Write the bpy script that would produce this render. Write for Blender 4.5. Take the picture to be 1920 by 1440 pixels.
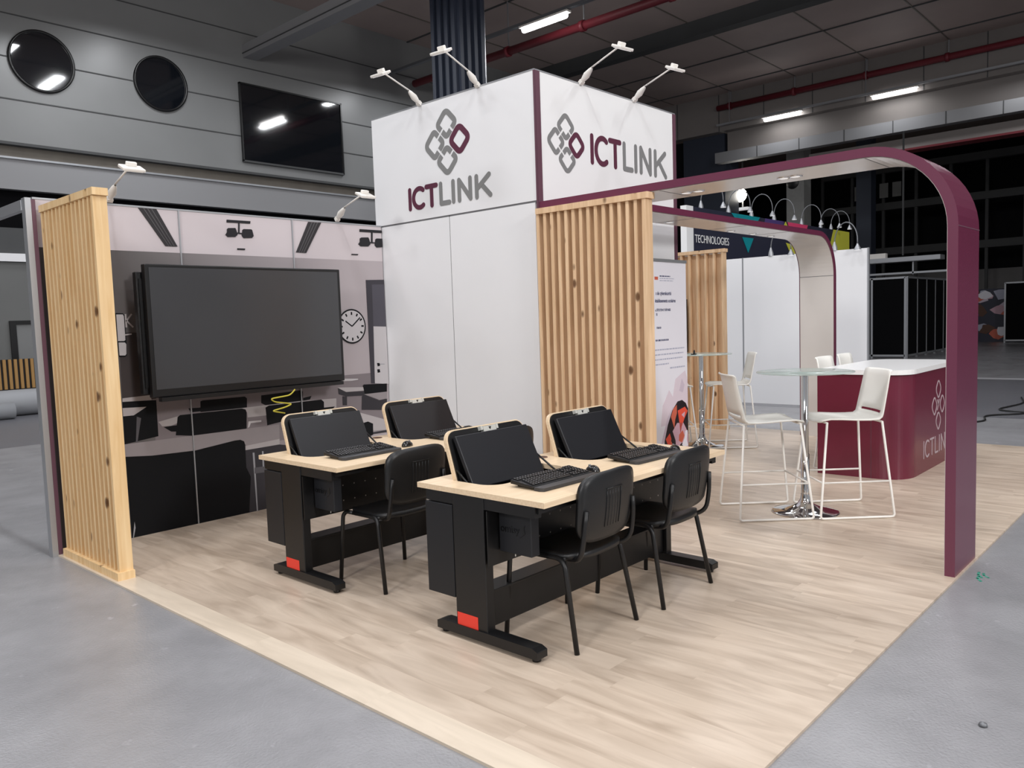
import bpy, math, random
from mathutils import Vector, Matrix
random.seed(7)
for o in list(bpy.data.objects): bpy.data.objects.remove(o)
SC = bpy.context.scene; C = SC.collection

# ---------------- camera, world, lights, exposure ----------------
cam = bpy.data.cameras.new('camera'); co = bpy.data.objects.new('camera', cam); C.objects.link(co)
cam.sensor_width = 36; cam.lens = 1492.4*36/1920; cam.clip_end = 300
yaw, pit, rol = math.radians(42.511), math.radians(-4.496), math.radians(-1.925)
fw = Vector((math.cos(yaw)*math.cos(pit), math.sin(yaw)*math.cos(pit), math.sin(pit)))
rt = Vector((math.sin(yaw), -math.cos(yaw), 0)); up = rt.cross(fw)
r2 = rt*math.cos(rol)+up*math.sin(rol); u2 = -rt*math.sin(rol)+up*math.cos(rol)
co.matrix_world = Matrix(((r2.x,u2.x,-fw.x,-1.877),(r2.y,u2.y,-fw.y,-1.149),(r2.z,u2.z,-fw.z,1.549),(0,0,0,1)))
SC.camera = co
SC.view_settings.view_transform = 'Standard'; SC.view_settings.look = 'None'
SC.view_settings.gamma = 1; SC.view_settings.use_curve_mapping = False
SC.view_settings.exposure = 0.0
w = bpy.data.worlds.new('hall_air'); SC.world = w; w.use_nodes = True
w.node_tree.nodes['Background'].inputs[0].default_value = (0.84,0.85,0.88,1)
w.node_tree.nodes['Background'].inputs[1].default_value = 0.42
LIGHT_W = 125
def hall_light(x, y, z, watts, sx=1.5, sy=0.25, spread=170, along_y=True):
    l = bpy.data.lights.new('hall_light_beam','AREA'); l.shape = 'RECTANGLE'
    l.size = sx; l.size_y = sy; l.energy = watts; l.color = (0.95,0.97,1.0); l.spread = math.radians(spread)
    o = bpy.data.objects.new('hall_light_beam', l); C.objects.link(o); o.location = (x,y,z)
    if along_y: o.rotation_euler = (0,0,math.pi/2)
    return o

def flood(x, y, z, target, watts, size=2.0):
    l = bpy.data.lights.new('fill_light','AREA'); l.shape = 'SQUARE'; l.size = size; l.energy = watts; l.color = (1.0,0.985,0.97)
    o = bpy.data.objects.new('fill_light', l); C.objects.link(o); o.location = (x,y,z)
    o.rotation_euler = (Vector(target)-Vector((x,y,z))).to_track_quat('-Z','Y').to_euler()
    return o
# added fill lights behind the camera, brightening the stand's upright faces
flood(-11,-1.5,7.0,(3,3.5,1.6),660)
flood(0.5,-12,7.0,(4,3,1.6),900)

# ---------------- materials ----------------
def lin(c):
    c = c/255.0
    return c/12.92 if c <= 0.04045 else ((c+0.055)/1.055)**2.4
def col(r,g,b): return (lin(r),lin(g),lin(b),1)
MT = {}
def mat(name, rgb, rough=0.6, metal=0.0, spec=0.5, noise=0.0, nscale=8.0, bump=0.0, bscale=60.0, emit=None, trans=0.0, alpha=1.0, coat=0.0, stretch=None):
    m = bpy.data.materials.new(name); m.use_nodes = True; n = m.node_tree; b = n.nodes['Principled BSDF']
    b.inputs['Base Color'].default_value = col(*rgb); b.inputs['Roughness'].default_value = rough
    b.inputs['Metallic'].default_value = metal; b.inputs['Specular IOR Level'].default_value = spec
    b.inputs['Coat Weight'].default_value = coat
    if trans: b.inputs['Transmission Weight'].default_value = trans; b.inputs['IOR'].default_value = 1.3
    if alpha < 1: b.inputs['Alpha'].default_value = alpha
    if emit: b.inputs['Emission Color'].default_value = col(*rgb); b.inputs['Emission Strength'].default_value = emit
    if noise or bump:
        tc = n.nodes.new('ShaderNodeTexCoord'); mp = n.nodes.new('ShaderNodeMapping')
        n.links.new(tc.outputs['Object'], mp.inputs[0])
        if stretch: mp.inputs['Scale'].default_value = stretch
    if noise:
        t = n.nodes.new('ShaderNodeTexNoise'); t.inputs['Scale'].default_value = nscale; t.inputs['Detail'].default_value = 4
        n.links.new(mp.outputs[0], t.inputs['Vector'])
        mx = n.nodes.new('ShaderNodeMix'); mx.data_type = 'RGBA'
        a = col(*[max(0,c*(1-noise)) for c in rgb]); d = col(*[min(255,c*(1+noise)) for c in rgb])
        mx.inputs['A'].default_value = a; mx.inputs['B'].default_value = d
        n.links.new(t.outputs['Fac'], mx.inputs['Factor']); n.links.new(mx.outputs['Result'], b.inputs['Base Color'])
    if bump:
        t2 = n.nodes.new('ShaderNodeTexNoise'); t2.inputs['Scale'].default_value = bscale
        n.links.new(mp.outputs[0], t2.inputs['Vector'])
        bp = n.nodes.new('ShaderNodeBump'); bp.inputs['Strength'].default_value = bump; bp.inputs['Distance'].default_value = 0.01
        n.links.new(t2.outputs['Fac'], bp.inputs['Height']); n.links.new(bp.outputs[0], b.inputs['Normal'])
    MT[name] = m; return m

mat('white_panel',(232,232,234),0.45,noise=0.01,nscale=2)
mat('white_gloss',(238,238,238),0.25)
mat('white_plastic',(236,234,228),0.4)
mat('white_metal',(232,228,222),0.35)
mat('lining',(214,208,203),0.22,spec=0.6,noise=0.02,nscale=3)
mat('maroon',(102,44,68),0.26,spec=0.7)
mat('maroon_trim',(96,62,76),0.5)
mat('maroon_print',(90,42,62),0.5)
mat('counter_red',(102,22,48),0.26,spec=0.7)
mat('grey_print',(128,128,128),0.5)
mat('grey_line',(110,110,112),0.5)
mat('grey_pale',(176,160,166),0.5)
mat('aluminium',(170,172,176),0.4,metal=0.6)
mat('alu_dark',(120,122,126),0.45,metal=0.4)
mat('chrome',(215,217,220),0.07,metal=1.0)
mat('black_plastic',(17,17,19),0.38,spec=0.45,bump=0.15,bscale=300)
mat('black_metal',(12,12,14),0.42,spec=0.5,bump=0.08,bscale=400)
mat('black_panel',(27,28,32),0.5,spec=0.4)
mat('black_shell',(21,22,24),0.4,spec=0.5,bump=0.1,bscale=250)
mat('monitor_cover',(23,24,29),0.42,spec=0.45)
mat('key',(20,20,22),0.45,spec=0.4)
mat('palm_rest',(52,53,56),0.45)
mat('mouse_gloss',(20,20,21),0.2,spec=0.6)
mat('key_legend',(150,150,155),0.5)
mat('red_sticker',(232,62,46),0.5)
mat('silver',(206,206,200),0.35,metal=0.25)
mat('hole_light',(170,165,160),0.6)
mat('logo_dark',(9,9,10),0.3)
mat('frame_black',(14,14,16),0.35)
mat('yellow_cable',(190,178,60),0.5)
mat('glass_edge',(196,214,208),0.12,alpha=0.55,spec=0.6)
mat('wall_metal',(124,125,125),0.36,spec=0.5,noise=0.05,nscale=0.7)
mat('wall_dark',(66,67,68),0.7,noise=0.1,nscale=1)
mat('wall_light',(138,138,140),0.6)
mat('beam_brown',(104,98,90),0.6,noise=0.1,nscale=3)
mat('wall_lower',(104,105,104),0.6,noise=0.06,nscale=1)
mat('void_black',(10,10,12),0.9,spec=0.1)
mat('dark_night',(13,14,17),0.8,spec=0.2,noise=0.3,nscale=0.4)
mat('column_dark',(44,50,64),0.5)
mat('column_grey',(150,150,148),0.6,noise=0.05)
mat('concrete',(118,116,116),0.7,noise=0.08,nscale=1.2)
mat('ceiling_panel',(168,152,146),0.7,noise=0.12,nscale=0.35)
mat('red_pipe',(112,34,44),0.5)
mat('navy',(40,42,60),0.5)
mat('teal',(0,140,150),0.5); mat('purple',(78,60,118),0.5); mat('pink',(222,68,112),0.5); mat('yellow',(206,206,70),0.5)
mat('lamp_glow',(255,255,255),0.4,emit=14.0)
mat('spot_glow',(255,250,240),0.4,emit=30.0)
mat('small_glow',(245,245,245),0.4,emit=0.5)
mat('carpet_roll',(150,152,156),0.6)
mat('green_paint',(70,150,130),0.6)
mat('paper',(234,232,240),0.45)
mat('text_navy',(62,66,100),0.5); mat('text_pale',(176,178,196),0.5); mat('blush',(222,208,218),0.5); mat('blush2',(205,190,204),0.5)
mat('photo_black',(30,20,26),0.5); mat('photo_orange',(206,102,78),0.5); mat('photo_red',(226,82,60),0.5); mat('photo_pink',(208,168,182),0.5)
mat('cable_black',(20,20,20),0.5)
mat('bronze',(90,60,45),0.6)
mat('slat_brown',(160,122,70),0.55)
for k,c in dict(m_grey=(126,118,121),m_grey2=(88,86,90),m_taupe=(66,60,60),m_desk=(172,166,167),m_desk2=(144,137,139),m_black=(15,16,19),m_dark=(56,54,58),m_white=(196,192,194),m_chrome=(150,150,154),m_door=(64,62,68),m_door2=(80,78,86),m_panel=(186,182,184),m_vent=(56,54,56),m_lamp=(42,41,44),m_ceiling=(198,189,192),m_slat=(92,90,92)).items(): mat(k,c,0.55,spec=0.15)

def node_mat(name, rough=0.5, spec=0.4):
    m = bpy.data.materials.new(name); m.use_nodes = True; n = m.node_tree; b = n.nodes['Principled BSDF']
    b.inputs['Roughness'].default_value = rough; b.inputs['Specular IOR Level'].default_value = spec
    MT[name] = m; return n, b
def N(n, t, **k):
    x = n.nodes.new(t)
    for a, v in k.items(): setattr(x, a, v)
    return x
def ramp(n, stops):
    r = n.nodes.new('ShaderNodeValToRGB'); e = r.color_ramp.elements
    e[0].position, e[0].color = stops[0]; e[1].position, e[1].color = stops[-1]
    for p, c in stops[1:-1]:
        q = e.new(p); q.color = c
    return r
# wood: streaked pine with scattered knots, grain along Z
def pine(name, light, dark, knot=0.5):
    n, b = node_mat(name, 0.5, 0.3)
    tc = N(n,'ShaderNodeTexCoord'); mp = N(n,'ShaderNodeMapping'); mp.inputs['Scale'].default_value = (14,14,0.9)
    n.links.new(tc.outputs['Object'], mp.inputs[0])
    t = N(n,'ShaderNodeTexNoise'); t.inputs['Scale'].default_value = 2.2; t.inputs['Detail'].default_value = 5; t.inputs['Distortion'].default_value = 0.6
    n.links.new(mp.outputs[0], t.inputs['Vector'])
    r = ramp(n, [(0.3,col(*dark)),(0.7,col(*light))]); n.links.new(t.outputs['Fac'], r.inputs[0])
    mp2 = N(n,'ShaderNodeMapping'); mp2.inputs['Scale'].default_value = (7,9,5.5); n.links.new(tc.outputs['Object'], mp2.inputs[0])
    v = N(n,'ShaderNodeTexVoronoi'); v.inputs['Scale'].default_value = 1.0; n.links.new(mp2.outputs[0], v.inputs['Vector'])
    kr = ramp(n, [(0.0,(1,1,1,1)),(0.15,(0.85,0.85,0.85,1)),(0.24,(0,0,0,1))]); n.links.new(v.outputs['Distance'], kr.inputs[0])
    # only some cells carry a knot
    gt = N(n,'ShaderNodeMath',operation='GREATER_THAN'); gt.inputs[1].default_value = knot
    sx = N(n,'ShaderNodeSeparateColor'); n.links.new(v.outputs['Color'], sx.inputs[0]); n.links.new(sx.outputs[0], gt.inputs[0])
    mu = N(n,'ShaderNodeMath',operation='MULTIPLY'); n.links.new(kr.outputs[0], mu.inputs[0]); n.links.new(gt.outputs[0], mu.inputs[1])
    mx = N(n,'ShaderNodeMix',data_type='RGBA'); n.links.new(mu.outputs[0], mx.inputs['Factor'])
    n.links.new(r.outputs[0], mx.inputs['A']); mx.inputs['B'].default_value = col(92,58,34)
    n.links.new(mx.outputs['Result'], b.inputs['Base Color'])
pine('pine_warm',(238,208,162),(222,184,132),0.72)
pine('pine',(234,202,166),(210,174,136),0.72)
pine('beech_dummy',(232,208,176),(224,198,164),2.0)
# beech laminate top: fine grain along X
n, b = node_mat('beech', 0.35, 0.4)
tc = N(n,'ShaderNodeTexCoord'); mp = N(n,'ShaderNodeMapping'); mp.inputs['Scale'].default_value = (2,40,40); n.links.new(tc.outputs['Object'], mp.inputs[0])
t = N(n,'ShaderNodeTexNoise'); t.inputs['Scale'].default_value = 2; t.inputs['Detail'].default_value = 4; n.links.new(mp.outputs[0], t.inputs['Vector'])
r = ramp(n, [(0.3,col(222,196,162)),(0.7,col(234,212,182))]); n.links.new(t.outputs['Fac'], r.inputs[0]); n.links.new(r.outputs[0], b.inputs['Base Color'])
# vinyl planks along Y
n, b = node_mat('vinyl_plank', 0.33, 0.45)
tc = N(n,'ShaderNodeTexCoord'); sp = N(n,'ShaderNodeSeparateXYZ'); n.links.new(tc.outputs['Object'], sp.inputs[0])
dv = N(n,'ShaderNodeMath',operation='DIVIDE'); n.links.new(sp.outputs[0], dv.inputs[0]); dv.inputs[1].default_value = 0.145
fl = N(n,'ShaderNodeMath',operation='FLOOR'); n.links.new(dv.outputs[0], fl.inputs[0])
wn = N(n,'ShaderNodeTexWhiteNoise',noise_dimensions='1D'); n.links.new(fl.outputs[0], wn.inputs['W'])
yo = N(n,'ShaderNodeMath',operation='MULTIPLY_ADD'); n.links.new(wn.outputs['Value'], yo.inputs[0]); yo.inputs[1].default_value = 7.3; n.links.new(sp.outputs[1], yo.inputs[2])
yd = N(n,'ShaderNodeMath',operation='DIVIDE'); n.links.new(yo.outputs[0], yd.inputs[0]); yd.inputs[1].default_value = 0.95
yf = N(n,'ShaderNodeMath',operation='FLOOR'); n.links.new(yd.outputs[0], yf.inputs[0])
cb = N(n,'ShaderNodeCombineXYZ'); n.links.new(fl.outputs[0], cb.inputs[0]); n.links.new(yf.outputs[0], cb.inputs[1])
wn2 = N(n,'ShaderNodeTexWhiteNoise',noise_dimensions='2D'); n.links.new(cb.outputs[0], wn2.inputs['Vector'])
mp = N(n,'ShaderNodeMapping'); mp.inputs['Scale'].default_value = (9,1.3,1); n.links.new(tc.outputs['Object'], mp.inputs[0])
ad = N(n,'ShaderNodeVectorMath',operation='ADD'); n.links.new(mp.outputs[0], ad.inputs[0])
sc = N(n,'ShaderNodeVectorMath',operation='SCALE'); n.links.new(cb.outputs[0], sc.inputs[0]); sc.inputs['Scale'].default_value = 3.7; n.links.new(sc.outputs[0], ad.inputs[1])
t = N(n,'ShaderNodeTexNoise'); t.inputs['Scale'].default_value = 1.1; t.inputs['Detail'].default_value = 6; t.inputs['Distortion'].default_value = 1.2
n.links.new(ad.outputs[0], t.inputs['Vector'])
r = ramp(n, [(0.25,col(168,149,130)),(0.55,col(198,180,161)),(0.8,col(214,197,178))]); n.links.new(t.outputs['Fac'], r.inputs[0])
hv = N(n,'ShaderNodeMath',operation='MULTIPLY_ADD'); n.links.new(wn2.outputs['Value'], hv.inputs[0]); hv.inputs[1].default_value = 0.07; hv.inputs[2].default_value = 0.95
hs = N(n,'ShaderNodeHueSaturation'); n.links.new(hv.outputs[0], hs.inputs['Value']); n.links.new(r.outputs[0], hs.inputs['Color']); hs.inputs['Saturation'].default_value = 0.95
fr = N(n,'ShaderNodeMath',operation='FRACT'); n.links.new(dv.outputs[0], fr.inputs[0])
ls = N(n,'ShaderNodeMath',operation='LESS_THAN'); n.links.new(fr.outputs[0], ls.inputs[0]); ls.inputs[1].default_value = 0.02
mx = N(n,'ShaderNodeMix',data_type='RGBA'); mf = N(n,'ShaderNodeMath',operation='MULTIPLY'); n.links.new(ls.outputs[0], mf.inputs[0]); mf.inputs[1].default_value = 0.10
n.links.new(mf.outputs[0], mx.inputs['Factor']); n.links.new(hs.outputs[0], mx.inputs['A']); mx.inputs['B'].default_value = col(150,130,110)
l1 = N(n,'ShaderNodeMath',operation='LESS_THAN'); n.links.new(sp.outputs[0], l1.inputs[0]); l1.inputs[1].default_value = 0.145
l2 = N(n,'ShaderNodeMath',operation='MULTIPLY'); n.links.new(l1.outputs[0], l2.inputs[0]); l2.inputs[1].default_value = 0.38
mz = N(n,'ShaderNodeMix',data_type='RGBA'); n.links.new(l2.outputs[0], mz.inputs['Factor']); n.links.new(mx.outputs['Result'], mz.inputs['A']); mz.inputs['B'].default_value = col(236,224,204)
n.links.new(mz.outputs['Result'], b.inputs['Base Color'])
# hall floor: pale grey sealed concrete, dark asphalt bands in the aisles
n, b = node_mat('hall_floor', 0.27, 0.6)
tc = N(n,'ShaderNodeTexCoord'); sp = N(n,'ShaderNodeSeparateXYZ'); n.links.new(tc.outputs['Object'], sp.inputs[0])
t = N(n,'ShaderNodeTexNoise'); t.inputs['Scale'].default_value = 1.6; t.inputs['Detail'].default_value = 8; t.inputs['Roughness'].default_value = 0.62; n.links.new(tc.outputs['Object'], t.inputs['Vector'])
r = ramp(n, [(0.3,col(130,130,133)),(0.7,col(150,150,153))]); n.links.new(t.outputs['Fac'], r.inputs[0])
t3 = N(n,'ShaderNodeTexNoise'); t3.inputs['Scale'].default_value = 9; t3.inputs['Detail'].default_value = 5; n.links.new(tc.outputs['Object'], t3.inputs['Vector'])
r3 = ramp(n, [(0.68,(0,0,0,1)),(0.78,(0.4,0.4,0.4,1))]); n.links.new(t3.outputs['Fac'], r3.inputs[0])
mxs = N(n,'ShaderNodeMix',data_type='RGBA'); n.links.new(r3.outputs[0], mxs.inputs['Factor']); n.links.new(r.outputs[0], mxs.inputs['A']); mxs.inputs['B'].default_value = col(196,197,202)
def band(ax, lo, hi):
    a = N(n,'ShaderNodeMath',operation='GREATER_THAN'); n.links.new(sp.outputs[ax], a.inputs[0]); a.inputs[1].default_value = lo
    c = N(n,'ShaderNodeMath',operation='LESS_THAN'); n.links.new(sp.outputs[ax], c.inputs[0]); c.inputs[1].default_value = hi
    d = N(n,'ShaderNodeMath',operation='MULTIPLY'); n.links.new(a.outputs[0], d.inputs[0]); n.links.new(c.outputs[0], d.inputs[1]); return d
A_ = band(1,11.7,18.0); B_ = band(0,10.65,17.2)
mxx = N(n,'ShaderNodeMath',operation='MAXIMUM'); n.links.new(A_.outputs[0], mxx.inputs[0]); n.links.new(B_.outputs[0], mxx.inputs[1])
ml = N(n,'ShaderNodeMath',operation='MULTIPLY'); n.links.new(mxx.outputs[0], ml.inputs[0]); ml.inputs[1].default_value = 0.93
mxb = N(n,'ShaderNodeMix',data_type='RGBA'); n.links.new(ml.outputs[0], mxb.inputs['Factor']); n.links.new(mxs.outputs['Result'], mxb.inputs['A']); mxb.inputs['B'].default_value = col(104,104,110)
# paint and chalk lines
L_ = band(0,17.2,17.6); mxl = N(n,'ShaderNodeMix',data_type='RGBA'); n.links.new(L_.outputs[0], mxl.inputs['Factor']); n.links.new(mxb.outputs['Result'], mxl.inputs['A']); mxl.inputs['B'].default_value = col(190,190,194)
n.links.new(mxl.outputs['Result'], b.inputs['Base Color'])
t2 = N(n,'ShaderNodeTexNoise'); t2.inputs['Scale'].default_value = 75; t2.inputs['Detail'].default_value = 4; n.links.new(tc.outputs['Object'], t2.inputs['Vector'])
bu = N(n,'ShaderNodeBump'); bu.inputs['Strength'].default_value = 0.75; bu.inputs['Distance'].default_value = 0.004; n.links.new(t2.outputs['Fac'], bu.inputs['Height']); n.links.new(bu.outputs[0], b.inputs['Normal'])
# printed photo wall behind the display: taupe on the left to rosy grey on the right
n, b = node_mat('mural_wall', 0.45, 0.35)
tc = N(n,'ShaderNodeTexCoord'); sp = N(n,'ShaderNodeSeparateXYZ'); n.links.new(tc.outputs['Object'], sp.inputs[0])
dv = N(n,'ShaderNodeMath',operation='DIVIDE'); n.links.new(sp.outputs[0], dv.inputs[0]); dv.inputs[1].default_value = 3.0
r = ramp(n, [(0.14,col(78,72,72)),(0.24,col(102,98,98)),(0.5,col(138,131,133)),(0.9,col(170,161,164))]); n.links.new(dv.outputs[0], r.inputs[0]); n.links.new(r.outputs[0], b.inputs['Base Color'])
# display glass
mat('screen',(60,61,64),0.24,spec=0.6)
mat('window_glass',(14,17,22),0.06,spec=0.9,coat=0.4)
mat('facade',(126,120,117),0.6,noise=0.06,nscale=0.8)

# ---------------- mesh helpers ----------------
class MB:
    def __init__(s): s.v=[]; s.f=[]; s.m=[]; s.s=[]; s.mats=[]
    def mi(s, m):
        if m not in s.mats: s.mats.append(m)
        return s.mats.index(m)
    def add(s, vs, fs, m, smooth=False):
        o=len(s.v); s.v += [tuple(v) for v in vs]; i=s.mi(m)
        for f in fs: s.f.append([o+k for k in f]); s.m.append(i); s.s.append(smooth)
        return s
    def box(s, x0,x1,y0,y1,z0,z1, m='black_metal'):
        return s.add([(x0,y0,z0),(x1,y0,z0),(x1,y1,z0),(x0,y1,z0),(x0,y0,z1),(x1,y0,z1),(x1,y1,z1),(x0,y1,z1)],
            [(0,3,2,1),(4,5,6,7),(0,1,5,4),(1,2,6,5),(2,3,7,6),(3,0,4,7)], m)
    def obox(s, M, sx,sy,sz, m):   # centred box under matrix M
        vs=[M @ Vector((a*sx/2,b_*sy/2,c*sz/2)) for c in (-1,1) for a,b_ in ((-1,-1),(1,-1),(1,1),(-1,1))]
        return s.add(vs,[(0,3,2,1),(4,5,6,7),(0,1,5,4),(1,2,6,5),(2,3,7,6),(3,0,4,7)],m)
    def tube(s, pts, r, m, n=10, closed=False, flat=1.0):
        pts=[Vector(p) for p in pts]; rings=[]; prev=None
        L=len(pts)
        for i,p in enumerate(pts):
            if closed: d=(pts[(i+1)%L]-pts[i-1])
            else: d=(pts[min(i+1,L-1)]-pts[max(i-1,0)])
            d.normalize()
            if prev is None:
                a=Vector((0,0,1)) if abs(d.z)<0.9 else Vector((1,0,0))
                u=d.cross(a).normalized()
            else: u=(prev-d*prev.dot(d)).normalized()
            prev=u; v=d.cross(u)
            rr = r[i] if isinstance(r,(list,tuple)) else r
            rings.append([p+u*math.cos(2*math.pi*k/n)*rr+v*math.sin(2*math.pi*k/n)*rr*flat for k in range(n)])
        vs=[q for g in rings for q in g]; fs=[]
        for i in range(L if closed else L-1):
            j=(i+1)%L
            for k in range(n): fs.append((i*n+k,i*n+(k+1)%n,j*n+(k+1)%n,j*n+k))
        s.add(vs,fs,m,True)
        if not closed:
            o=len(s.v)-len(vs); i=s.mi(m)
            s.f += [[o+k for k in range(n)][::-1],[o+(L-1)*n+k for k in range(n)]]; s.m += [i,i]; s.s += [False,False]
        return s
    def lathe(s, prof, m, c=(0,0,0), n=32, axis='z'):
        vs=[];fs=[]
        for r,z in prof:
            for k in range(n):
                a=2*math.pi*k/n
                p=(r*math.cos(a),r*math.sin(a),z) if axis=='z' else ((z,r*math.cos(a),r*math.sin(a)) if axis=='x' else (r*math.cos(a),z,r*math.sin(a)))
                vs.append((p[0]+c[0],p[1]+c[1],p[2]+c[2]))
        for i in range(len(prof)-1):
            for k in range(n): fs.append((i*n+k,i*n+(k+1)%n,(i+1)*n+(k+1)%n,(i+1)*n+k))
        return s.add(vs,fs,m,True)
    def prism(s, poly, d0, d1, m, plane='xy', side=None):
        def P(a,b,c): return (a,b,c) if plane=='xy' else ((a,c,b) if plane=='xz' else (c,a,b))
        n=len(poly); vs=[P(a,b,d0) for a,b in poly]+[P(a,b,d1) for a,b in poly]
        s.add(vs,[list(range(n))[::-1],list(range(n,2*n))],m)
        return s.add(vs,[(k,(k+1)%n,n+(k+1)%n,n+k) for k in range(n)],side or m)
    def stroke(s, pts, w, d0, d1, m, plane, closed=False):   # flat rounded pen stroke with thickness
        n=len(pts)
        for i in range(n if closed else n-1):
            a=Vector(pts[i]); b_=Vector(pts[(i+1)%n]); d=(b_-a)
            if d.length<1e-6: continue
            d.normalize(); q=Vector((-d.y,d.x))*w/2
            s.prism([tuple(a+q),tuple(a-q),tuple(b_-q),tuple(b_+q)],d0,d1,m,plane)
        for i,p in enumerate(pts):
            if closed or i in (0,n-1) or True:
                s.prism([(p[0]+w/2*math.cos(t*math.pi/6),p[1]+w/2*math.sin(t*math.pi/6)) for t in range(12)],d0,d1,m,plane)
        return s
    def build(s, name, parent=None, loc=None, bevel=0, seg=2, fix=True):
        me=bpy.data.meshes.new(name); me.from_pydata(s.v,[],s.f)
        for m in s.mats: me.materials.append(MT[m])
        me.polygons.foreach_set('material_index',s.m); me.polygons.foreach_set('use_smooth',s.s)
        me.validate(); me.update()
        if fix:
            import bmesh
            bm=bmesh.new(); bm.from_mesh(me); bmesh.ops.recalc_face_normals(bm,faces=bm.faces); bm.to_mesh(me); bm.free()
        o=bpy.data.objects.new(name,me); C.objects.link(o)
        if parent: o.parent=parent
        if loc: o.location=loc
        if bevel:
            b_=o.modifiers.new('edge','BEVEL'); b_.width=bevel; b_.segments=seg; b_.limit_method='ANGLE'; b_.angle_limit=math.radians(40)
        return o
def thing(name, label, cat, loc=(0,0,0), rz=0, group=None):
    o=bpy.data.objects.new(name,None); C.objects.link(o); o.location=loc; o.rotation_euler=(0,0,rz)
    o.empty_display_size=0.1; o['label']=label; o['category']=cat
    if group: o['group']=group
    return o
def tag(o, label, cat, group=None, kind=None):
    o['label']=label; o['category']=cat
    if group: o['group']=group
    if kind: o['kind']=kind
    return o
def struct(name, mb, **k):
    o=mb.build(name,**k); o['kind']='structure'; return o
def dup(root, loc, rz, label, group=None):
    r=root.copy(); C.objects.link(r); r.location=loc; r.rotation_euler=(0,0,rz); r['label']=label
    if group: r['group']=group
    for ch in list(root.children):
        c=ch.copy(); C.objects.link(c); c.parent=r
        for g in list(ch.children):
            d=g.copy(); C.objects.link(d); d.parent=c
    return r
def rpoly(x0,x1,y0,y1,r,n=6):
    rs=r if isinstance(r,(list,tuple)) else (r,)*4     # corners: x0y0, x1y0, x1y1, x0y1
    out=[]
    for (cx,cy,a0,rr) in ((x0,y0,180,rs[0]),(x1,y0,270,rs[1]),(x1,y1,0,rs[2]),(x0,y1,90,rs[3])):
        if rr<=0: out.append((cx,cy)); continue
        ox=cx+(rr if cx==x0 else -rr); oy=cy+(rr if cy==y0 else -rr)
        for k in range(n+1):
            a=math.radians(a0+90*k/n); out.append((ox+rr*math.cos(a),oy+rr*math.sin(a)))
    return out
def smooth_path(pts, r, n=6, closed=False):
    pts=[Vector(p) for p in pts]; L=len(pts); out=[]
    for i,p in enumerate(pts):
        if not closed and i in (0,L-1): out.append(p); continue
        a=(pts[i-1]-p); b_=(pts[(i+1)%L]-p); rr=min(r,a.length*0.49,b_.length*0.49)
        a=p+a.normalized()*rr; b2=p+b_.normalized()*rr
        for k in range(n+1):
            t=k/n; out.append(a*(1-t)**2+p*2*t*(1-t)+b2*t*t)
    return out
def text_mesh(name, body, size, M, m, parent, thick=0.002, align='LEFT', sx=1.0, bold=0.0):
    cu=bpy.data.curves.new(name,'FONT'); cu.body=body; cu.size=size; cu.extrude=thick; cu.offset=bold; cu.align_x=align
    ob=bpy.data.objects.new(name,cu); C.objects.link(ob)
    dg=bpy.context.evaluated_depsgraph_get(); me=bpy.data.meshes.new_from_object(ob.evaluated_get(dg))
    bpy.data.objects.remove(ob); me.transform(M @ Matrix.Diagonal((sx,1,1,1)))
    me.materials.clear(); me.materials.append(MT[m])
    o=bpy.data.objects.new(name,me); C.objects.link(o)
    if parent: o.parent=parent
    return o
XZ = Matrix(((1,0,0,0),(0,0,-1,0),(0,1,0,0),(0,0,0,1)))        # text readable from -Y
def face_mx(o, right, upv=(0,0,1)):
    r_=Vector(right).normalized(); u_=Vector(upv).normalized(); n_=r_.cross(u_)
    return Matrix(((r_.x,u_.x,n_.x,o[0]),(r_.y,u_.y,n_.y,o[1]),(r_.z,u_.z,n_.z,o[2]),(0,0,0,1)))

# ---------------- the hall ----------------
struct('floor', MB().box(-30,60,-30,40,-0.3,0.0,'hall_floor'))
struct('ceiling', MB().box(-14,45.4,-14,24.4,10.35,10.6,'ceiling_panel'))
wb=MB()
wb.box(-14,20,18.3,18.7,5.7,10.35,'wall_metal').box(-14,20,18.3,18.7,4.72,5.36,'wall_light').box(-14,20,18.25,18.7,5.36,5.40,'aluminium')
wb.box(-14,20,18.45,18.7,5.40,5.70,'beam_brown').box(-14,20,18.28,18.7,5.66,5.72,'wall_dark')
wb.box(-14,20,18.5,18.7,3.9,4.72,'void_black').box(-14,20,18.3,18.7,3.2,3.9,'wall_dark').box(-14,20,18.3,18.7,0,3.2,'wall_lower').box(-14,20,18.22,18.3,3.18,3.35,'white_panel')
for z in (6.62,7.50,8.40,9.28): wb.box(-14,20,18.285,18.3,z-0.012,z+0.012,'wall_dark')
struct('wall_back', wb)
struct('wall_right', MB().box(45,45.4,-30,24.4,0,12,'dark_night').box(44.6,45,-30,18.7,0,3.4,'concrete'))
struct('wall_far', MB().box(20,45.4,24,24.4,0,12,'dark_night'))
f=MB()
f.box(28.2,28.6,-14,18.7,8.9,10.35,'facade').box(28.6,29.0,-14,14.46,8.0,8.9,'facade')
for i in range(16): y=-12+i*1.9; f.box(28.19,28.2,y,y+0.03,8.9,10.35,'wall_dark')
struct('trim_1', f)
f=MB(); f.box(28.0,28.4,-14,14.71,7.62,8.03,'wall_light')
for i in range(16): y=-12+i*1.66; f.box(27.99,28.0,y,y+0.03,7.62,8.03,'wall_dark')
struct('trim_2', f)
struct('trim_3', MB().box(28.3,28.9,-14,11.0,7.05,7.42,'facade').box(28.25,28.9,-14,11.0,6.99,7.06,'red_pipe'))
struct('trim_4', MB().box(9.36,9.75,-14,18.3,8.65,8.98,'wall_light').box(9.34,9.36,-14,18.3,8.75,8.77,'wall_dark'))
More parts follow.
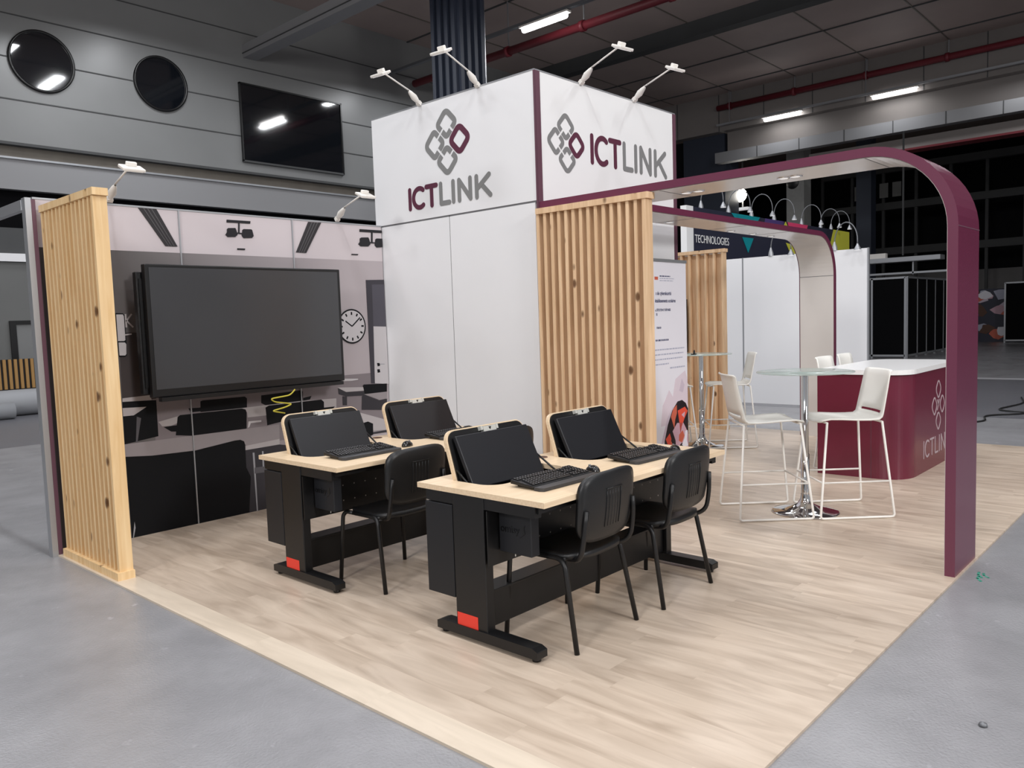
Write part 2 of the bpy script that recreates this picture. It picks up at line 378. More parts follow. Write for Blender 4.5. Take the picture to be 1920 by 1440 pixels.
struct('trim_5', MB().box(20.2,20.6,-14,18.3,9.9,10.35,'wall_dark'))
g=MB()
for i in range(12): y=-12+i*2.6; g.box(-14,28.1,y,y+0.035,10.33,10.35,'beam_brown')
for i in range(14): x=-12+i*3.0; g.box(x,x+0.05,-14,18.3,10.32,10.35,'wall_dark')
struct('trim_6', g)
def porthole(k, x, z, r, label):
    mb=MB(); mb.lathe([(0.0,18.275),(r-0.02,18.275)],'window_glass',(x,0,z),48,'y')
    o=mb.build('window_%d'%k); o['kind']='structure'
    MB().lathe([(r-0.03,18.30),(r-0.03,18.24),(r+0.02,18.24),(r+0.02,18.30)],'frame_black',(x,0,z),48,'y').build('window_frame',o)
porthole(1,4.53,7.52,0.64,''); porthole(2,7.13,7.55,0.63,'')
wn_=MB().box(9.2,12.32,18.25,18.29,6.0,7.96,'window_glass').build('window_3'); wn_['kind']='structure'
fm=MB(); fm.box(9.17,9.2,18.22,18.3,5.97,7.98,'frame_black').box(12.32,12.36,18.22,18.3,5.97,7.98,'frame_black').box(9.17,12.36,18.22,18.3,5.95,6.0,'wall_dark').box(9.17,12.36,18.22,18.3,7.95,7.99,'frame_black')
fm.build('window_frame',wn_)

# door outline drawn on the far wall, slatted counter, rolled carpet
t=thing('wall_door','grey door with thick black surround on the far left wall','door',(3.55,18.3,0))
MB().box(0,1.4,-0.02,0,0,1.86,'wall_metal').build('door_leaf',t)
MB().box(-0.06,0.06,-0.06,0,0,1.92,'frame_black').box(0.06,1.4,-0.06,0,1.84,1.92,'frame_black').build('door_frame',t)
t=thing('slatted_barrier','low barrier of brown wooden slats by the far left wall','barrier',(0.5,17.2,0))
MB().box(0,4.6,0.04,0.07,0.50,1.12,'frame_black').box(0,4.6,0.02,0.07,0,0.5,'wall_dark').build('backing',t)
g=MB()
for i in range(45): g.box(0.02+i*0.1,0.075+i*0.1,0,0.04,0.52,1.12,'slat_brown')
g.build('slat',t)['kind']='stuff'
r_=MB(); r_.tube([(-1.5,16.9,0.26),(6.5,16.9,0.26)],0.26,'carpet_roll',24); tag(r_.build('duct_roll'),'long pale grey roll lying on the floor in front of the wooden slat barrier','roll')
r_=MB(); r_.tube([(-1.2,16.3,0.16),(2.9,16.3,0.16)],0.16,'carpet_roll',20); tag(r_.build('duct_roll'),'shorter thin grey roll end at the left edge of the photo','roll')

# columns
t=thing('steel_column','tall dark blue fluted steel column behind the white tower','column',(11.05,12.0,0))
g=MB(); g.box(-0.42,0.42,-0.42,0.42,0,10.35,'column_dark')
for x in (-0.42,-0.2,0.02,0.24): g.box(x,x+0.1,-0.5,-0.42,0,10.35,'column_dark'); g.box(-0.5,-0.42,x,x+0.1,0,10.35,'column_dark')
g.build('shaft',t); MB().tube([(0.65,-0.1,0),(0.65,-0.1,10.35)],0.1,'column_dark',16).build('downpipe',t)
t=thing('grey_column','light grey concrete column with round dark vent in the far hall','column',(30.0,12.25,0))
MB().box(0,0.7,-0.36,0.36,0,8.8,'column_grey').build('shaft',t)
MB().lathe([(0.0,-0.03),(0.24,-0.03),(0.26,0.0)],'frame_black',(0,0.1,6.75),24,'x').build('vent',t)
t=thing('dark_pillar','dark square pillar beyond the right edge of the white tower','column',(28.62,14.6,0)); MB().box(0,1.2,0,1.9,0,8.9,'column_dark').build('shaft',t)
MB().box(0.3,1.0,1.9,3.9,0,8.9,'dark_night').build('side_wall',t)
t=thing('dark_pillar','slim dark pillar in the hall behind the curved arches','column',(33.0,10.6,0)); MB().box(0,0.6,-0.3,0.3,0,9.0,'column_dark').build('shaft',t)
t=thing('mezzanine_frame','dark steel mezzanine frame with windows far behind the arches','frame',(40,6,0))
g=MB()
for z in (4.2,6.4,8.2): g.box(0,0.3,-6,9,z,z+0.35,'wall_dark')
for i in range(11): g.box(0.1,0.25,-6+i*1.5,-5.88+i*1.5,0,8.4,'wall_dark')
g.build('steel_frame',t)
g=MB()
for i in range(4): g.box(0.0,0.05,5.2+i*0.6,5.6+i*0.6,7.0,7.7,'wall_metal')
g.build('pane',t)

# red sprinkler pipes, cable tray, lamps
def pipe(x,z,r,y0,y1,label,bracket=True):
    t=thing('sprinkler_pipe',label,'pipe',(x,0,z)); MB().tube([(0,y0,0),(0,y1,0)],r,'red_pipe',14).build('pipe_run',t)
    y=y0+1
    while y<y1:
        q=MB().tube([(0,y,0),(0,y+0.12,0)],r*1.3,'red_pipe',14).build('coupling',t); MB().box(-0.012,0.012,y,y+0.03,r,10.345-z,'aluminium').build('hanger_rod',q); y+=2.6
pipe(15.0,9.0,0.11,-13,18.0,'dark red ceiling pipe passing behind the top of the white tower')
pipe(28.05,9.78,0.11,-13,14.6,'long red pipe running above the two lit tubes at upper right')
t=thing('cable_tray','thin grey cable tray carrying the two lit lamps at upper right','tray',(28,0,9.06)); MB().box(-0.06,0.06,-13,14.6,0.01,0.08,'aluminium').build('tray',t)
for k in range(6): MB().box(-0.10,-0.085,-12+k*5.2,-11.98+k*5.2,0.01,1.29,'aluminium').build('hanger_rod',t)
t=thing('cable_tray','thin dark rail carrying the lit tube at top centre','tray',(14,0,9.06)); MB().box(-0.06,0.06,-13,18.0,0.01,0.08,'alu_dark').build('tray',t)
for k in range(6): MB().box(-0.01,0.01,-12+k*5.2,-11.98+k*5.2,0.08,1.29,'aluminium').build('hanger_rod',t)
LED=[(28,11.9,'left one of the two lit ceiling tubes at upper right'),(28,7.9,'right one of the two lit ceiling tubes at upper right'),(14,11.9,'lit ceiling tube at top centre above the white tower')]
proto=thing('tube_light','','lamp',(0,0,0))
MB().box(-0.09,0.09,-0.78,0.78,0.0,0.05,'white_metal').build('housing',proto)
MB().lathe([(0.0,-0.73),(0.06,-0.71),(0.075,-0.68),(0.075,0.68),(0.06,0.71),(0.0,0.73)],'lamp_glow',(0,0,-0.05),16,'y').build('tube',proto)
MB().box(-0.02,0.02,-0.6,-0.56,0.05,0.07,'aluminium').build('hanger',proto); MB().box(-0.02,0.02,0.56,0.6,0.05,0.07,'aluminium').build('hanger',proto)
first=True
for x,y,lb in LED:
    if first: proto.location=(x,y,9.0); proto['label']=lb; first=False
    else: dup(proto,(x,y,9.0),0,lb)
for x,k in ((28,0.28),(14,1.0)):
    for y in (3.9,7.9,11.9): hall_light(x if x<20 else 27.2,y,8.85,LIGHT_W*k)
hall_light(14,15.9,8.85,LIGHT_W)
for y in (-4,0,4,8,12,15.5): hall_light(6.8,y,8.9,LIGHT_W)
for y in (-4,0,4,8,12): hall_light(0,y,8.9,LIGHT_W)
hall_light(4.4,16.2,8.2,60)
hall_light(-5,-2,8.9,LIGHT_W); hall_light(-5,4,8.9,LIGHT_W); hall_light(3,-8,8.9,LIGHT_W)

# distant white flood lamp
t=thing('flood_lamp','bright round flood lamp glowing far behind the arches','lamp',(30.0,14.65,6.55))
MB().lathe([(0.0,-0.04),(0.26,0.0),(0.28,0.08),(0.2,0.2),(0.0,0.24)],'spot_glow',(0,0,0),24,'x').build('bulb',t)
MB().box(0.0,0.3,-0.35,0.35,-0.62,-0.52,'small_glow').build('reflector',t)
MB().box(0.26,0.32,-0.03,0.03,-0.6,3.8,'wall_dark').build('bracket',t)

# ---------------- neighbouring exhibition stands ----------------
t=thing('exhibition_stand','neighbouring stand with white wall and navy fascia reading TECHNOLOGIES','exhibition stand',(11.06,3.14,0))
g=MB(); g.box(0,0.04,0,3.06,0,2.5,'white_panel').build('side_wall',t)
g=MB()
for y in (0.0,1.04,2.08): g.box(-0.004,0.044,y-0.012,y+0.012,0,2.505,'aluminium')
g.build('wall_profile',t)
g=MB().box(0.0,7.86,3.06,3.12,0,2.5,'white_panel').build('rear_wall',t)
g=MB(); g.box(0.0,7.8,3.05,3.13,2.5,3.5,'navy')
F=3.045
def poly(mb,pts,m,e=0): mb.prism(pts,F-0.004-e,F-e,m,'xz')
poly(g,[(1.5,3.5),(2.75,3.5),(2.55,3.34),(1.75,3.34)],'teal'); poly(g,[(1.95,3.06),(2.45,3.06),(2.2,2.76)],'teal')
poly(g,[(3.0,3.5),(3.9,3.5),(3.9,3.3),(2.9,3.3)],'purple'); poly(g,[(3.85,3.36),(4.15,3.36),(4.0,3.5)],'yellow')
poly(g,[(4.1,3.5),(5.2,3.5),(5.05,3.3),(4.2,3.3)],'pink'); poly(g,[(4.0,3.05),(4.7,3.0),(4.35,2.72)],'yellow')
poly(g,[(6.75,3.5),(7.8,3.5),(7.8,2.6),(7.1,2.6),(6.4,2.9)],'yellow')
g.build('fascia',t)
g=MB().box(-0.24,0.0,3.02,3.14,0,3.5,'white_gloss').build('corner_post',t)
tm=text_mesh('lettering','TECHNOLOGIES',0.205,face_mx((0.08,F-0.006,2.865),(1,0,0)),'white_gloss',t,sx=0.86)
def gooseneck(loc, rz, label):
    global goose
    if goose is None:
        goose=thing('gooseneck_lamp',label,'lamp',loc,rz,'gooseneck lamps over the neighbouring stand')
        MB().lathe([(0.045,0.0),(0.04,0.05),(0.012,0.14)],'aluminium',(0,0,0),14).build('base',goose)
        pts=[(0,-0.21+0.21*math.cos(a),0.12+0.30*math.sin(a)) for a in [math.pi*k/16 for k in range(17)]]
        pts=[(0,0,0.0)]+pts+[(0,-0.42,0.04)]
        MB().tube([Vector(p) for p in pts],0.009,'alu_dark',8).build('neck',goose)
        MB().lathe([(0.014,0.05),(0.02,0.03),(0.052,-0.03),(0.054,-0.045)],'aluminium',(0,-0.42,0.02),16).build('shade',goose)
        MB().lathe([(0.0,-0.045),(0.05,-0.045),(0.05,-0.05),(0.0,-0.05)],'small_glow',(0,-0.42,0.02),16).build('bulb',goose)
    else: dup(goose,loc,rz,label)
goose=None
nm=['leftmost','second','third','fourth','fifth','sixth']
for i,x in enumerate((11.45,12.52,13.5,14.56,16.0,17.1)):
    gooseneck((x,6.22,3.5),math.radians(8),'thin curved gooseneck lamp, %s along the navy fascia top'%nm[i])
gooseneck((17.75,6.22,3.5),math.radians(8),'rightmost curved gooseneck lamp above the yellow end of the navy fascia')
gooseneck((11.08,4.72,2.5),math.radians(-18),'gooseneck lamp on the white wall below the TECHNOLOGIES fascia')
gooseneck((11.08,3.66,2.5),math.radians(-18),'gooseneck lamp on the white wall just right of the inner arch leg')

def black_partition(loc, rz, n, w, h, label, frames='aluminium'):
    t=thing('partition_wall',label,'partition',loc,rz)
    for i in range(n): MB().box(i*w+0.03,(i+1)*w-0.03,-0.015,0.015,0.12,h-0.04,'void_black').build('panel',t)
    g=MB()
    for i in range(n+1): g.box(i*w-0.03,i*w+0.03,-0.03,0.03,0,h,frames)
    g.box(0,n*w,-0.03,0.03,h-0.04,h+0.02,frames).box(0,n*w,-0.03,0.03,0.06,0.12,frames); g.build('frame',t)
    return t
black_partition((24.46,6.43,0),0,6,1.0,2.5,'row of narrow black panels with pale frames beyond the counter')
black_partition((24.4,6.46,0),math.pi/2,2,0.98,2.5,'wide black partition with pale frame right behind the white stand wall')
black_partition((36,-1.6,0),math.pi/2,4,1.9,2.45,'black partition panel at the far right edge of the photo')
t=thing('painted_panel','tall panel with blue and pink abstract painting at far right','artwork',(37,5.6,0))
MB().box(0,0.06,0,2.2,0,2.25,'navy').build('board',t)
g=MB()
random.seed(3)
for i in range(26):
    cy=random.uniform(0.1,2.1); cz=random.uniform(0.3,2.1); rr=random.uniform(0.12,0.35); a0=random.uniform(0,6)
    c_=random.choice(['photo_pink','purple','teal','paper','paper','bronze','blush2','text_pale','text_pale','photo_orange'])
    g.prism([(min(2.2,max(0,cy+rr*(0.6+0.4*((k*7+i)%3))*math.cos(a0+k*math.pi/3.5))),min(2.2,max(0.05,cz+0.8*rr*math.sin(a0+k*math.pi/3.5)))) for k in range(7)],-0.004-0.001*i,0,c_,'yz')
g.build('painting',t)
t=thing('scissor_platform','dark raised platform with rail in the hall behind the white stand wall','platform',(24.8,7.6,0))
MB().box(0,0.5,-2.0,0.4,3.0,3.14,'aluminium').box(0.1,0.3,-0.4,0.1,3.14,3.3,'white_metal').build('deck',t)
MB().box(0.2,0.24,-2.6,0.4,2.62,2.68,'aluminium').box(0.2,0.24,-2.6,-2.55,0,3.0,'aluminium').box(0.2,0.24,-1.2,-1.16,2.6,3.0,'aluminium').box(0.2,0.24,0.3,0.34,0,3.0,'aluminium').build('rail',t)
MB().box(0.2,0.26,-0.9,-0.86,3.2,7.0,'wall_dark').build('mast',t)

# debris and marks on the concrete
g=MB(); pts=[(0,0),(0.05,0.02),(0.03,0.05),(-0.02,0.03)]
t=thing('green_paint_mark','green paint scribble on grey floor beside the maroon arch foot','paint mark',(3.18,-0.10,0.0))
g=MB()
for a,b_,c_,d in ((0,0,0.1,0.035),(0.02,-0.03,0.09,0.01),(-0.07,-0.01,0.02,0.02)): g.stroke([(a,b_),((a+c_)/2,(b_+d)/2+0.012),(c_,d)],0.014,0,0.001,'green_paint','xy')
g.build('scribble',t)
t=thing('debris','small grey crumpled scrap on the floor at lower right','debris',(1.354,-0.489,0))
MB().lathe([(0.0,0.0),(0.016,0.003),(0.014,0.012),(0.0,0.018)],'alu_dark',(0,0,0),7).build('scrap',t)
g=MB(); random.seed(5)
pts=[(14.2,-0.1,0.012),(13.4,0.5,0.012),(12.6,0.6,0.012),(12.0,1.2,0.012),(11.2,1.0,0.012),(10.8,1.5,0.012),(10.1,1.3,0.012),(9.7,1.7,0.012),(10.6,2.0,0.012)]
g.tube(smooth_path(pts,0.3),0.012,'cable_black',6); g.tube(smooth_path([(11.2,1.0,0.03),(11.5,1.5,0.012),(12.6,1.3,0.012),(13.5,1.5,0.012)],0.3),0.012,'cable_black',6)
tag(g.build('floor_cable'),'black cable winding over the dark floor right of the maroon arch','cable')

# ---------------- booth: floor, tower ----------------
t=MB().box(0,8.14,0,5.04,0.0,0.012,'vinyl_plank').build('booth_flooring'); tag(t,'beige wood-look plank flooring laid under the whole stand','flooring'); t['kind']='structure'
FZ=0.012

def ring_pts(c,s,r=0.3,n=5):
    # square turned 45 degrees with rounded corners; half diagonal s
    P=[Vector((c[0],c[1]-s)),Vector((c[0]+s,c[1])),Vector((c[0],c[1]+s)),Vector((c[0]-s,c[1]))]
    return smooth_path(P,s*1.414*r,n,True)
def cut_ring(mb,c,s,w,inner,d0,d1,m,plane,sc):
    """rounded diamond whose inward corner is split off by two gaps; inner is the unit direction of that corner"""
    k={(0,-1):0,(1,0):1,(0,1):2,(-1,0):3}[inner]
    P=[Vector((0,-s)),Vector((s,0)),Vector((0,s)),Vector((-s,0))]
    P=P[k:]+P[:k]; v=P[0]; a=P[1]; o=P[2]; b_=P[3]
    long=[v.lerp(a,0.58)]+[a,o,b_]+[v.lerp(b_,0.58)]
    short=[v.lerp(a,0.45),v,v.lerp(b_,0.45)]
    for q in (long,short):
        q=smooth_path(q,s*0.42,8)
        flatstroke(mb,[(c[0]+p.x*sc,c[1]+p.y) for p in q],w,d0,d1,m,plane)
def flatstroke(mb,pts,w,d0,d1,m,plane,closed=False,caps=False):
    """one ribbon: a single outline, so nothing overlaps inside it"""
    P_=[]
    for p in pts:
        p=Vector(p)
        if not P_ or (p-P_[-1]).length>1e-5: P_.append(p)
    if closed and (P_[0]-P_[-1]).length<1e-5: P_.pop()
    pts=P_; L=len(pts); lft=[]; rgt=[]
    for i,p in enumerate(pts):
        a=pts[i-1] if (closed or i>0) else None; b_=pts[(i+1)%L] if (closed or i<L-1) else None
        d1_=(p-a).normalized() if a is not None else None; d2_=(b_-p).normalized() if b_ is not None else None
        if d1_ is None: d1_=d2_
        if d2_ is None: d2_=d1_
        d=(d1_+d2_).normalized(); k=1/max(0.5,d.dot(d1_)); q=Vector((-d.y,d.x))*w/2*k; lft.append(p+q); rgt.append(p-q)
    def P3(a_,c): return (a_.x,a_.y,c) if plane=='xy' else ((a_.x,c,a_.y) if plane=='xz' else (c,a_.x,a_.y))
    n=L if closed else L-1
    vs=[P3(v,c) for c in (d0,d1) for v in lft+rgt]; T=2*L; fs=[]
    for i in range(n):
        j=(i+1)%L; fs+= [(i,L+i,L+j,j),(T+i,T+j,T+L+j,T+L+i),(i,j,T+j,T+i),(L+i,T+L+i,T+L+j,L+j)]
    if not closed: fs+=[(0,T,T+L,L),(L-1,2*L-1,T+2*L-1,T+L-1)]
    mb.add(vs,fs,m)
    if caps:
        for p,o,sg in ((pts[0],pts[1],1),(pts[-1],pts[-2],1)):
            d=(p-o).normalized(); a0=math.atan2(d.y,d.x)
            mb.prism([(p.x+w/2*math.cos(a0-math.pi/2+k*math.pi/8),p.y+w/2*math.sin(a0-math.pi/2+k*math.pi/8)) for k in range(9)],d0,d1,m,plane)
def letters(mb, segs, H, w, org, sx, d0, d1, m, plane):
    """segs in unit cell, y 0..1"""
    for k,s in enumerate(segs):
        pts=[(org[0]+sx*(p[0]),org[1]+w/2+(H-w)*p[1]) for p in s]
        flatstroke(mb,pts,w,d0-0.0003*(k%4),d1,m,plane,caps=True)
def arc(cx,cy,rx,ry,a0,a1,n=14): return [(cx+rx*math.cos(math.radians(a0+(a1-a0)*k/n)),cy+ry*math.sin(math.radians(a0+(a1-a0)*k/n))) for k in range(n+1)]
def ictlink(mbM, mbG, W, H, w, org, d0, d1, m1, m2, plane, flip=1):
    """letter centre lines as fractions of the whole word width"""
    f=W*flip; o=(org[0],org[1])
    I=[[(0.02,0),(0.02,1)]]; Cc=[[( (p[0]),p[1]) for p in arc(0.145,0.5,0.078,0.5,52,308,20)]]
    T=[[(0.235,1),(0.36,1)],[(0.30,1),(0.30,0)]]
    Lt=[[(0.415,1),(0.415,0)],[(0.415,0),(0.515,0)]]; I2=[[(0.565,0),(0.565,1)]]
    Nn=[[(0.635,0),(0.635,1)],[(0.635,1),(0.763,0)],[(0.763,0),(0.763,1)]]
    K=[[(0.835,0),(0.835,1)],[(0.975,1),(0.845,0.42)],[(0.885,0.60),(0.985,0)]]
    letters(mbM,I+Cc+T,H,w,o,f,d0,d1,m1,plane); letters(mbG,Lt+I2+Nn+K,H,w,o,f,d0,d1,m2,plane)

X0=3.05; Y0=3.02; X1=5.17; Y1=5.09; TH=3.52
tw=thing('tower','square white stand tower with two large ICTLINK logos','tower',(X0,Y0,0))
def P(mb,name,par=tw,**k): return mb.build(name,par,**k)
W_='white_panel'
L_w=X1-X0; D_w=Y1-Y0
P(MB().box(0.0,0.02,0.0,D_w,2.508,TH,W_),'upper_panel'); ul=tw.children[-1]
P(MB().box(0.0,0.02,0.03,1.028,FZ,2.492,W_),'wall_panel'); P(MB().box(0.0,0.02,1.036,D_w,FZ,2.492,W_),'wall_panel')
ur=P(MB().box(0.06,L_w-0.05,0.0,0.02,2.508,TH,'white_gloss'),'upper_panel')
P(MB().box(0.03,1.05,0.0,0.02,FZ,2.492,W_),'wall_panel'); P(MB().box(1.06,L_w-0.05,0.0,0.02,FZ,2.492,W_),'wall_panel')
P(MB().box(0.03,L_w-0.03,D_w-0.02,D_w,FZ,TH,W_),'wall_panel'); P(MB().box(L_w-0.02,L_w,0.05,D_w-0.02,FZ,TH,W_),'wall_panel')
g=MB(); g.box(0.003,0.015,0.02,D_w-0.002,2.49,2.51,'grey_line').box(0.003,0.015,1.024,1.04,FZ,2.5,'grey_line').box(0.06,L_w-0.05,0.003,0.015,2.49,2.51,'grey_line').box(1.045,1.065,0.003,0.015,FZ,2.5,'grey_line')
g.box(-0.002,0.022,0.0,D_w,TH,TH+0.012,'aluminium').box(0.022,L_w,-0.002,0.022,TH,TH+0.012,'aluminium'); P(g,'profile')
P(MB().box(-0.002,0.06,-0.006,0.0,2.44,TH,'maroon_trim').box(-0.004,0.0,-0.006,0.012,2.44,TH,'maroon_trim'),'corner_strip')
P(MB().box(L_w-0.05,L_w+0.004,-0.006,0.02,FZ,TH,'maroon_trim'),'corner_strip')
# logo on the left face (plane X = X0); horizontal coordinate is y, growing to the left seen from outside
lg=MB(); lm=MB(); yo=-Y0
for c,inn in (((4.046,3.300),(0,-1)),((4.207,3.140),(-1,0)),((4.049,2.981),(0,1))):
    cut_ring(lg,(c[0]+yo,c[1]),0.118,0.049,inn,-0.003,0.0,'grey_print','yz',1.0)
flatstroke(lm,[(p.x,p.y) for p in ring_pts((3.887+yo,3.140),0.118,0.29,8)],0.051,-0.003,0.0,'maroon_print','yz',closed=True)
lg.build('logo_mark',ul); lm.build('logo_mark',ul); lg=MB(); lm=MB()
ictlink(lm,lg,1.07,0.214,0.043,(4.592+yo,2.597),-0.003,0.0,'maroon_print','grey_print','yz',-1)
lg.build('lettering',ul); lm.build('lettering',ul)
lg=MB(); lm=MB(); xo=-X0
for c,inn in (((3.431,3.140),(0,-1)),((3.295,3.004),(1,0)),((3.441,2.867),(0,1))):
    cut_ring(lg,(c[0]+xo,c[1]),0.101,0.040,inn,-0.003,0.0,'grey_print','xz',1.0)
flatstroke(lm,[(p.x,p.y) for p in ring_pts((3.572+xo,3.006),0.101,0.29,8)],0.043,-0.003,0.0,'maroon_print','xz',closed=True)
lg.build('logo_mark',ur); lm.build('logo_mark',ur); lg=MB(); lm=MB()
ictlink(lm,lg,1.235,0.266,0.046,(3.765+xo,2.873),-0.003,0.0,'maroon_print','grey_print','xz',1)
lg.build('lettering',ur); lm.build('lettering',ur)

# arm floodlights: local +Y points away from the wall they hang on
def arm_light(loc, rz, label, group, lean=0.0):
    global armp
    if armp is None:
        armp=thing('arm_spotlight',label,'lamp',loc,rz,group)
        g=MB(); g.box(-0.02,0.02,-0.015,0.02,0.0,0.03,'white_metal'); g.lathe([(0.018,0.0),(0.022,0.03),(0.03,0.07),(0.018,0.13),(0.008,0.15)],'white_metal',(0,0,0.02),12); o=g.build('clamp',armp); o.rotation_euler=(math.radians(-58),0,0)
        MB().tube([(0,0.10,0.085),(0,0.44,0.17)],0.007,'white_metal',8).build('arm',armp)
        g=MB(); M_=Matrix.Translation((0,0.49,0.155)) @ Matrix.Rotation(math.radians(-24),4,'X')
        g.obox(M_,0.15,0.11,0.022,'white_metal'); g.obox(M_ @ Matrix.Translation((0,-0.02,0.025)),0.07,0.03,0.03,'white_metal'); g.build('lamp_head',armp,bevel=0.006)
        MB().obox(M_ @ Matrix.Translation((0,0,-0.0125)),0.12,0.085,0.004,'small_glow').build('lens',armp)
    else: dup(armp,loc,rz,label,group)
armp=None
ga='arm spotlights clamped to the tower top'; gb='arm spotlights clamped to the mural wall'
arm_light((X0,4.38,3.53),math.radians(90+7),'white arm spotlight, left one above the left tower logo',ga)
arm_light((X0,3.64,3.53),math.radians(90+9),'white arm spotlight, right one above the left tower logo',ga)
arm_light((3.65,Y0,3.53),math.radians(180-9),'white arm spotlight, left one above the right tower face',ga)
arm_light((4.45,Y0,3.53),math.radians(180-9),'white arm spotlight, right one above the right tower face',ga)
arm_light((0.53,5.0,2.53),math.radians(180-3),'white arm spotlight on the printed wall next to the left slatted screen',gb)
arm_light((2.525,5.0,2.53),math.radians(180-4),'white arm spotlight on the printed wall near the tower',gb)

